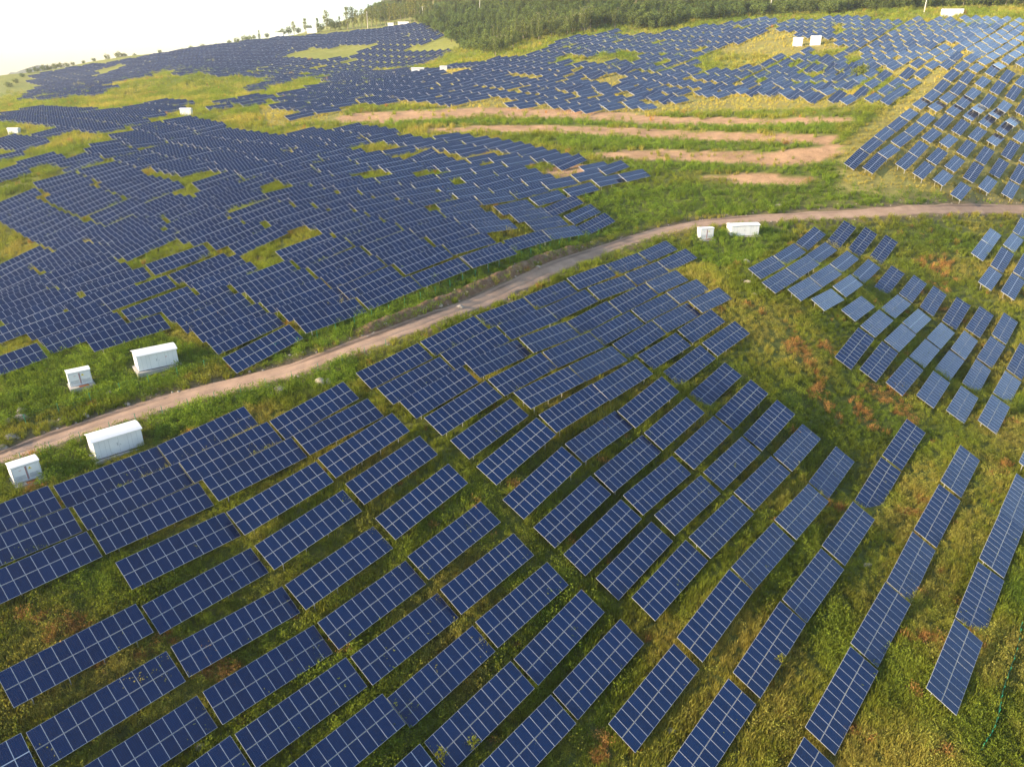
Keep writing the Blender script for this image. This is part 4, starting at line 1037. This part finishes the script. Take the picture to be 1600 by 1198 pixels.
# ---------------------------------------------------------------- vegetation meshes
def leafquad(c, d, n, l, w):                         # a pointed leaf from c along d
    s = d.cross(n).normalized()*w/2; m = c+d*l*.45
    return [tuple(c), tuple(m+s+n*l*.06), tuple(c+d*l), tuple(m-s+n*l*.06)]
def rv3(r, zb=0.0): return Vector((r.gauss(0, 1), r.gauss(0, 1), r.gauss(0, 1)+zb)).normalized()
def grass_tuft(seed, n=34, spread=.32):
    r = random.Random(seed); mb = MB()
    for _ in range(n):
        a = r.uniform(0, 6.28); rad = spread*math.sqrt(r.random()); b = Vector((rad*math.cos(a), rad*math.sin(a), -.03)); h = r.uniform(.45, 1.0)
        lean = Vector((math.cos(a)*r.uniform(.0, .5), math.sin(a)*r.uniform(.0, .5), 0))+Vector((r.gauss(0, .12), r.gauss(0, .12), 0)); w = r.uniform(.014, .030)
        side = Vector((-math.sin(a+r.uniform(-1, 1)), math.cos(a+r.uniform(-1, 1)), 0))*w
        m = b+Vector((0, 0, h*.6))+lean*.35*h; t = b+Vector((0, 0, h))+lean*h
        mb.add([tuple(b-side), tuple(b+side), tuple(m+side*.8), tuple(m-side*.8), tuple(t)], [(0, 1, 2, 3), (3, 2, 4)])
    return mb.mesh('grass_tuft', [M_LEAF])
def weed_clump(seed, n=70, rad=.42, top=1.0, leaf=.17):
    r = random.Random(seed); mb = MB(); k = r.randrange(4, 7)
    cs = [Vector((r.gauss(0, rad*.5), r.gauss(0, rad*.5), r.uniform(.25, .85)*top)) for _ in range(k)]
    for c in cs: mb.add([(c.x*.5-.012, c.y*.5, -.05), (c.x*.5+.012, c.y*.5, -.05), tuple(c)], [(0, 1, 2)])
    for _ in range(n):
        c = r.choice(cs); p = c+Vector((r.gauss(0, rad*.42), r.gauss(0, rad*.42), r.gauss(0, .17*top))); p.z = max(.03, p.z)
        d = (p-Vector((0, 0, .15))).normalized()*.7+rv3(r)*.8; d.normalize(); nn = rv3(r, 1.0); l = leaf*r.uniform(.6, 1.3)
        mb.add(leafquad(p, d, nn, l, l*.55), [(0, 1, 2, 3)])
    return mb.mesh('weed_clump', [M_LEAF])
def crown_mesh(seed, kind, mat):
    r = random.Random(seed); mb = MB()
    if kind == 'broad': ax = Vector((2.6, 2.6, 2.4)); cz = 4.2; ncl = 46; nl = 15; leaf = .62
    elif kind == 'poplar': ax = Vector((1.35, 1.35, 4.6)); cz = 6.6; ncl = 44; nl = 15; leaf = .55
    elif kind == 'conifer': ax = Vector((1.8, 1.8, 4.0)); cz = 4.6; ncl = 46; nl = 14; leaf = .50
    else: ax = Vector((1.7, 1.7, 1.25)); cz = 1.35; ncl = 34; nl = 15; leaf = .40
    for _ in range(ncl):
        d = rv3(r); t = r.uniform(.45, 1.0)**.6
        if kind == 'conifer': zz = r.uniform(-1, 1); tap = (1-zz)/2*.95+.08; a = r.uniform(0, 6.28); c = Vector((math.cos(a)*ax.x*tap*t, math.sin(a)*ax.y*tap*t, zz*ax.z))
        else: c = Vector((d.x*ax.x*t, d.y*ax.y*t, d.z*ax.z*t))
        c *= r.uniform(.85, 1.15); cr = leaf*r.uniform(1.0, 1.9)
        for _ in range(nl):
            o = rv3(r)*cr*r.random()**.4; p = c+o+Vector((0, 0, cz)); p.z = max(.1, p.z); dd = (o.normalized()*.6+rv3(r)*.8).normalized(); l = leaf*r.uniform(.6, 1.25)
            mb.add(leafquad(p, dd, (o.normalized()+Vector((0, 0, .8))+rv3(r)*.5).normalized(), l, l*.75), [(0, 1, 2, 3)])
    return mb.mesh('crown', [mat])
def trunk_mesh(seed, kind):
    r = random.Random(seed); mb = MB(); H = {'broad': 5.0, 'poplar': 9.5, 'conifer': 8.0, 'bush': 1.6}[kind]; rad = {'broad': .17, 'poplar': .16, 'conifer': .15, 'bush': .05}[kind]
    p = Vector((0, 0, -.3)); n = 5
    for k in range(n):
        q = Vector((r.gauss(0, .10), r.gauss(0, .10), H*(k+1)/n)); mb.tube(p, q, rad*(1-k/n*.8), rad*(1-(k+1)/n*.8), 7); 
        if k >= 1:
            for _ in range(2): a = r.uniform(0, 6.28); mb.tube(q, q+Vector((math.cos(a)*H*.22, math.sin(a)*H*.22, H*.16)), rad*.35, rad*.1, 5)
        p = q
    return mb.mesh('trunk', [M_PALE_BARK if kind == 'poplar' else M_BARK])

# ---------------------------------------------------------------- scattering (one object of uncountable plants each)
def scatter(name, P, scale, rot, tint, meshes, label, cat, pick=None):
    me = bpy.data.meshes.new(name); me.vertices.add(len(P)); me.vertices.foreach_set('co', np.asarray(P, dtype=np.float32).ravel())
    for nm, ty, dt in (('pscale', 'FLOAT', scale), ('prot', 'FLOAT', rot), ('pidx', 'INT', rng.integers(0, len(meshes), len(P)) if pick is None else pick)):
        a = me.attributes.new(nm, ty, 'POINT'); a.data.foreach_set('value', np.asarray(dt, dtype=np.int32 if ty == 'INT' else np.float32))
    a = me.attributes.new('tint', 'FLOAT_COLOR', 'POINT'); a.data.foreach_set('color', np.concatenate([tint, np.ones((len(P), 1))], 1).astype(np.float32).ravel())
    ng = bpy.data.node_groups.new(name, 'GeometryNodeTree'); ng.interface.new_socket('Geometry', in_out='INPUT', socket_type='NodeSocketGeometry'); ng.interface.new_socket('Geometry', in_out='OUTPUT', socket_type='NodeSocketGeometry')
    nd = ng.nodes; lk = ng.links; gi = nd.new('NodeGroupInput'); go = nd.new('NodeGroupOutput'); iop = nd.new('GeometryNodeInstanceOnPoints'); jn = nd.new('GeometryNodeJoinGeometry')
    for m in reversed(meshes):
        so = bpy.data.objects.new(m.name+'_source', m); oi = nd.new('GeometryNodeObjectInfo'); oi.inputs['Object'].default_value = so; oi.inputs['As Instance'].default_value = True; lk.new(oi.outputs['Geometry'], jn.inputs[0])
    def attr(n, t):
        q = nd.new('GeometryNodeInputNamedAttribute'); q.data_type = t; q.inputs['Name'].default_value = n; return q.outputs[0]
    cx = nd.new('ShaderNodeCombineXYZ'); lk.new(attr('prot', 'FLOAT'), cx.inputs[2])
    lk.new(gi.outputs[0], iop.inputs['Points']); lk.new(jn.outputs[0], iop.inputs['Instance']); iop.inputs['Pick Instance'].default_value = True
    lk.new(attr('pidx', 'INT'), iop.inputs['Instance Index']); lk.new(cx.outputs[0], iop.inputs['Rotation']); lk.new(attr('pscale', 'FLOAT'), iop.inputs['Scale']); lk.new(iop.outputs[0], go.inputs[0])
    o = link(name, me); md = o.modifiers.new('scatter', 'NODES'); md.node_group = ng; tag(o, label, cat, kind='stuff'); return o

def cover(Pts, hgt):                                  # keep plants below the panels that stand over them (a few still poke through)
    sc = np.array(hgt); keep = np.ones(len(Pts), bool); od = np.argsort(Pts[:, 1]); ys = Pts[od, 1]
    for i in range(len(ALL)):
        c = ALL[i]
        if c[1] < 15: continue
        a, b = np.searchsorted(ys, [c[1]-6, c[1]+6]); k = od[a:b]; dx = Pts[k, 0]-c[0]; m = np.abs(dx) < 6; k = k[m]; dx = dx[m]; dy = Pts[k, 1]-c[1]
        ua = dx*U2[0]+dy*U2[1]; hb = dx*H2[0]+dy*H2[1]; m = (np.abs(ua) < 5.75) & (np.abs(hb) < 1.75); k = k[m]
        if len(k) == 0: continue
        n = AN[i]; zp = c[2]-(n[0]*dx[m]+n[1]*dy[m])/n[2]; room = (zp-Pts[k, 2]-.10)/1.12
        edge = hb[m] > 1.15; lim = np.where((rng.random(len(k)) < .05) & edge, room+.55, room)
        sc[k] = np.minimum(sc[k], np.maximum(lim, .0)); keep[k[sc[k] < .12]] = False
    return sc, keep
def sample(n, t0, t1, s=1.05):
    t = rng.uniform(math.log(t0+30), math.log(t1+30), n); y = np.exp(t)-30; x = rng.uniform(-s, s, n)*(y+30)*.92; z = ground(x, y); a, b = to_px(x, y, z)
    m = (a > -60) & (a < 1660) & (b < 1290); x, y, z, a, b = x[m], y[m], z[m], a[m], b[m]
    d, sd_ = road_dist(x, y); return x, y, z, a, b, d
def tints(x, y, a, b, base=None):
    n1 = fbm(x, y, 11, 31, 3)[:, None]; n2 = fbm(x, y, 3.5, 37, 2)[:, None]; r = rng.random((len(x), 1))
    g = np.array([.095, .165, .020]); yg = np.array([.27, .285, .035]); straw = np.array([.40, .32, .10]); ru = np.array([.36, .20, .065]); dg = np.array([.030, .060, .012])
    t = g*(1-n1)+yg*n1; t = t*(.65+.7*n2); k = np.clip((n1-.52)*4+(r-.5)*.8, 0, 1)*.5; t = t*(1-k)+straw*k
    m = anypoly(a+(n2[:, 0]-.5)*40, b+(n1[:, 0]-.5)*40, RUST)
    rr = np.clip((fbm(x, y, 4.0, 51, 2)-.47)*7, 0, 1)[:, None]; isr = (m[:, None]*rr > rng.random((len(x), 1))*1.5); t = np.where(isr, ru*(.7+.7*r), t)
    few = (fbm(x, y, 2.2, 61, 2)[:, None] > .80) & (r < .5); t = np.where(few, ru*.9, t)
    lush = anypoly(a, b, LUSH+BANKS)[:, None]; t = np.where(lush & ~isr, (g*.9+yg*.35*r)*(.75+.6*n2)*1.15, t)
    dr = anypoly(a, b, DRY)[:, None]; t = np.where(dr & ~lush, (straw*(.35+.5*n1)+yg*.5)*(.7+.5*n2), t)
    far = np.clip((y-190)/120, 0, 1)[:, None]; t = t*(1+.25*far)
    dark = np.clip((b-950)/200, 0, 1)[:, None]*0
    return t

G = [grass_tuft(k) for k in range(4)]; Wd = [weed_clump(k+20) for k in range(4)]+[weed_clump(k+40, 90, .5, .75, .13) for k in range(3)]
SH = [weed_clump(60+k, 190, .62, 1.25, .15) for k in range(4)]
# grasses and weeds
x, y, z, a, b, d = sample(230000, 24, 520)
onsoil = anypoly(a+(fbm(x, y, 6, 3, 2)-.5)*30, b+(fbm(x, y, 5, 4, 2)-.5)*6, SOIL); dr = anypoly(a, b, DRY)
keep = (d > 1.75+.5*rng.random(len(x))) & ~(onsoil & (rng.random(len(x)) < .93)) & ~(dr & (rng.random(len(x)) < .35))
x, y, z, a, b = x[keep], y[keep], z[keep], a[keep], b[keep]; dr = dr[keep]
hg = (.52+.65*fbm(x, y, 6, 71, 2))*(.7+.6*rng.random(len(x)))*np.where(dr, .6, 1)*(1+np.clip(y-100, 0, 300)/260)
P = np.stack([x, y, z-.03], 1); hg, kp = cover(P, hg)
# nothing grows through the cabinets' slabs
for cx_, cy_, rr_ in ((-48.5, 76, 3.2), (-51, 93.5, 3.4), (-55, 69, 1.9), (-59, 88.5, 2.0), (55, 169.3, 2.6)): kp &= (np.hypot(x-cx_, y-cy_) > rr_)
isg = rng.random(len(x)) < np.clip(fbm(x, y, 13, 81, 2)*1.6-.25, .12, .85)
T = tints(x, y, a, b)
m = kp & isg; scatter('grass', P[m], hg[m]*1.15, rng.uniform(0, 6.28, m.sum()), T[m]*[1.12, 1.05, 1], G, 'yellow-green tall grass growing between and around the panel rows', 'grass')
m = kp & ~isg; scatter('weeds', P[m], hg[m]*1.05, rng.uniform(0, 6.28, m.sum()), T[m], Wd, 'low leafy weeds covering the ground between the panel rows', 'weeds')
# shrubs: road verges, gully, terrace banks, grassy knolls
x, y, z, a, b, d = sample(60000, 40, 620)
lush = anypoly(a, b, LUSH); bank = anypoly(a, b, BANKS); rust = anypoly(a, b, RUST)
HILL = [[(0,250),(140,225),(60,290),(0,325)], [(40,160),(150,150),(270,108),(350,118),(430,122),(400,150),(330,165),(290,185),(250,178),(200,165),(150,172),(80,162)], [(300,190),(420,160),(520,190),(420,205)], [(0,112),(50,118),(60,137),(35,160),(0,175)], [(480,125),(560,115),(420,150),(380,165)]]
hill = anypoly(a, b, HILL); pr = np.where(lush, .75, np.where(bank, .85, np.where(rust, .40, np.where(hill, .55, .05))))
pr = pr*np.clip(fbm(x, y, 7, 91, 2)*2.4-.55, .05, 1)
onsoil = anypoly(a, b, SOIL); keep = (rng.random(len(x)) < pr) & (d > 2.6) & ~(onsoil & ~bank)
x, y, z, a, b = x[keep], y[keep], z[keep], a[keep], b[keep]
hg = (.65+.8*rng.random(len(x)))*(1+np.clip(y-150, 0, 400)/260)*np.where(anypoly(a, b, LUSH), .95, .8); P = np.stack([x, y, z-.05], 1); hg, kp = cover(P, hg)
for cx_, cy_, rr_ in ((-48.5, 76, 3.5), (-51, 93.5, 3.7), (-55, 69, 2.4), (-59, 88.5, 2.5), (55, 169.3, 2.8)): kp &= (np.hypot(x-cx_, y-cy_) > rr_)
T = tints(x, y, a, b)*.92; scatter('shrubs', P[kp], hg[kp], rng.uniform(0, 6.28, kp.sum()), T[kp], SH, 'knee to waist high green and rusty shrubs on verges, banks and gully', 'shrubs')

# ---------------------------------------------------------------- woods
def joined(kind, seed, mat):
    c = crown_mesh(seed, kind, mat); t = trunk_mesh(seed, kind); me = bpy.data.meshes.new('tree_'+kind); bm = bmesh.new(); bm.from_mesh(c); n = len(bm.faces); bm.from_mesh(t)
    for i, f in enumerate(bm.faces): f.material_index = 0 if i < n else 1
    bm.to_mesh(me); bm.free(); me.materials.append(mat); me.materials.append(t.materials[0]); return me
FOREST = [(672,46),(690,60),(735,86),(775,90),(800,76),(840,66),(880,60),(930,48),(975,44),(1010,50),(1060,42),(1090,34),(1150,31),(1215,25),(1300,24),(1330,19),(1420,17),(1500,14),(1700,10),(1700,-260),(640,-260),(600,-20),(560,20),(590,36),(640,30)]
n = 26000; t = rng.uniform(math.log(430), math.log(1150), n); y = np.exp(t); x = rng.uniform(-.3, 1.0, n)*y; z = ground(x, y); a, b = to_px(x, y, z)
k = inpoly(a, b, FOREST) & (rng.random(n) < np.clip(fbm(x, y, 45, 15, 2)*2.2-.25, .3, 1)) & (rng.random(n) < .62); x, y, z, a, b = x[k], y[k], z[k], a[k], b[k]
TK = [joined('broad', 1, M_LEAF), joined('broad', 2, M_LEAF), joined('broad', 3, M_LEAF), joined('poplar', 4, M_LEAF), joined('conifer', 5, M_LEAF), joined('bush', 6, M_LEAF)]
f1 = fbm(x, y, 70, 25, 2); r = rng.random(len(x)); pk = np.where(f1 > .60, np.where(r < .6, 3, 0), np.where(f1 < .40, np.where(r < .35, 4, 1), np.where(r < .2, 5, np.where(r < .6, 0, 2))))
tt = np.array([.095, .145, .040])*(1-f1[:, None])+np.array([.18, .21, .055])*f1[:, None]; tt = tt*(.7+.6*rng.random((len(x), 1)))
scatter('wood', np.stack([x, y, z-.2], 1), rng.uniform(.75, 1.25, len(x))*np.where(y > 560, 1.1, 1.0), rng.uniform(0, 6.28, len(x)), tt, TK, 'dense mixed wood covering the slope behind the panel fields', 'wood', pk)

KINDS = {'broad': [(trunk_mesh(s, 'broad'), crown_mesh(s, 'broad', M_CROWN)) for s in (11, 12, 13)], 'poplar': [(trunk_mesh(s, 'poplar'), crown_mesh(s, 'poplar', M_POPLAR)) for s in (14, 15)],
         'bush': [(trunk_mesh(s, 'bush'), crown_mesh(s, 'bush', M_CROWN)) for s in (16, 17)], 'conifer': [(trunk_mesh(18, 'conifer'), crown_mesh(18, 'conifer', M_CROWN))]}
def tree(name, kind, x, y, s, label, group, cat='tree'):
    root = link(name, None, None, (x, y, gz(x, y)-.1), (0, 0, random.uniform(0, 6.28)), (s*random.uniform(.85, 1.15), s*random.uniform(.85, 1.15), s)); tag(root, label, cat, group)
    tm, cm_ = random.choice(KINDS[kind]); link('trunk', tm, root); link('crown', cm_, root); return root
# skyline poplars and bushes along the ridge (positions on the ridge line)
for px0, Y, s, kd in [(404,745,.7,'broad'),(412,748,.9,'conifer'),(424,752,.75,'broad'),(441,752,.9,'broad'),(449,750,1.0,'broad'),(458,752,1.15,'broad'),(466,752,1.1,'poplar'),(473,755,.95,'broad'),(484,752,1.2,'poplar'),(490,757,1.1,'broad'),(503,757,1.35,'conifer'),(508,752,1.2,'broad'),(517,752,1.7,'poplar'),(523,757,1.5,'broad'),(529,752,1.4,'broad'),(537,752,1.3,'conifer'),(545,752,1.2,'broad'),(549,745,1.75,'poplar'),(557,747,1.75,'poplar'),(563,742,1.45,'poplar'),(571,742,1.5,'poplar'),(579,740,1.5,'poplar'),(586,738,1.55,'poplar'),(593,735,1.6,'poplar'),(600,730,1.5,'poplar'),(607,730,1.65,'poplar'),(614,728,1.6,'poplar'),(622,726,1.7,'poplar'),(630,722,1.6,'poplar'),(637,718,1.7,'poplar'),(645,716,1.7,'poplar'),(652,712,1.6,'poplar'),(660,708,1.7,'poplar'),(668,702,1.6,'poplar'),(676,698,1.5,'poplar'),(684,690,1.4,'broad')]:
    tree('ridge_tree', kd, (px0-800)/FPX*(Y*math.cos(_p)+30*math.sin(_p)*.0+Y*0)/math.cos(_p)*1.0*.915, Y, s, {'poplar': 'slim poplar in the pale grove along the far ridge', 'broad': 'rounded broadleaf tree on the far ridge skyline', 'conifer': 'pointed dark conifer on the far ridge skyline'}[kd], 'trees along the far ridge')
for px0, Y, s in [(8,640,1.6),(20,660,1.4),(33,690,1.3),(45,720,1.5),(58,740,1.7),(70,760,1.9),(78,765,1.8),(88,775,1.9),(97,780,1.8),(107,790,1.5),(116,800,1.3),(133,810,1.1),(150,820,1.3),(172,830,1.9),(189,830,2.2),(200,832,1.5),(215,834,1.2),(255,820,1.4),(290,805,1.0),(305,800,1.4),(323,790,1.5),(344,780,1.0),(364,765,1.3),(376,760,1.6),(388,755,1.9),(396,752,1.7)]:
    tree('ridge_bush', 'bush', (px0-800)/FPX*Y*.915, Y, s, 'low round bush on the hazy left end of the ridge', 'bushes along the far ridge', 'bush')
# front rank of the wood above the hillside panels
for px0, Y, s, kd in [(1248,505,1.0,'broad'),(1262,500,1.25,'broad'),(1278,498,1.1,'poplar'),(1290,495,1.25,'broad'),(1308,490,1.2,'broad'),(1322,488,1.2,'conifer'),(1338,486,1.25,'broad'),(1352,484,1.3,'broad'),(1366,482,1.15,'poplar'),(1382,480,1.3,'broad'),(1398,478,1.3,'broad'),(1414,476,1.2,'broad'),(1430,476,1.2,'conifer'),(1452,474,1.3,'broad'),(1466,472,1.2,'broad'),(1482,468,1.2,'poplar'),(1496,466,1.35,'broad'),(1512,464,1.4,'broad'),(1528,462,1.4,'broad'),(1546,460,1.2,'poplar'),(1562,458,1.3,'broad'),(1580,456,1.3,'conifer'),(1596,454,1.3,'broad')]:
    tree('wood_edge_tree', kd, (px0-800)/FPX*Y*.915, Y, s, {'poplar': 'slender pale tree at the wood edge above the hillside panels', 'broad': 'bushy broadleaf tree at the wood edge above the hillside panels', 'conifer': 'dark conifer at the wood edge above the hillside panels'}[kd], 'trees at the wood edge')
tree('bush', 'bush', 141.6, 316.1, 2.0, 'round green bush standing among the hillside panel rows', None, 'bush')
def sapling(x, y, h, label):
    r = random.Random(int(x*7)); root = link('sapling', None, None, (x, y, gz(x, y))); tag(root, label, 'sapling')
    mb = MB(); mb.tube((0, 0, -.2), (.1, .05, h*.75), .03, .012, 6); mb.tube((.05, 0, h*.4), (.35, .2, h*.85), .018, .008, 5); mb.tube((.04, 0, h*.45), (-.35, .1, h*.8), .018, .008, 5); mb.build('trunk', [M_BARK], root)
    lf = MB()
    for _ in range(170):
        c = r.choice([Vector((.1, .05, h*.85)), Vector((.38, .22, h*.85)), Vector((-.38, .1, h*.8)), Vector((0, -.2, h*.65)), Vector((0, .2, h))])+rv3(r)*.42*r.random(); l = r.uniform(.12, .26); lf.add(leafquad(c, rv3(r), rv3(r, .8), l, l*.5), [(0, 1, 2, 3)])
    lf.build('crown', [M_YOUNG], root)
M_YOUNG = leaf_material('young_leaves', .5, False, (.17, .20, .025, 1))
for (x_, y_), h_, lb in [((-6.1, 42.7), 1.9, 'young yellow-green sapling at the corner of a foreground table'), ((-3.4, 44.3), 1.8, 'slim sapling growing through the gap beside a foreground table'), ((-32.2, 59.1), 1.2, 'small bright sapling at the lower edge of a panel table'), ((27.6, 55.0), 1.5, 'leafy green sapling against the lower edge of a steep panel row')]: sapling(x_, y_, h_, lb)

# ---------------------------------------------------------------- thin haze over the whole valley
if HAZE > 0:
    hv, hf = box(0, 1375, 120, 5900, 3250, 370); hm = bpy.data.materials.new('haze_air'); hm.use_nodes = True; nt = hm.node_tree; nt.nodes.clear()
    vo = N(nt, 'ShaderNodeVolumePrincipled'); vo.inputs['Color'].default_value = (.93, .95, 1, 1); vo.inputs['Density'].default_value = HAZE; vo.inputs['Anisotropy'].default_value = .35
    ou = N(nt, 'ShaderNodeOutputMaterial'); nt.links.new(vo.outputs[0], ou.inputs['Volume'])
    tag(link('haze', mesh_from('haze', hv, hf, [hm])), 'thin pale evening haze hanging over the whole valley', 'haze', kind='stuff')
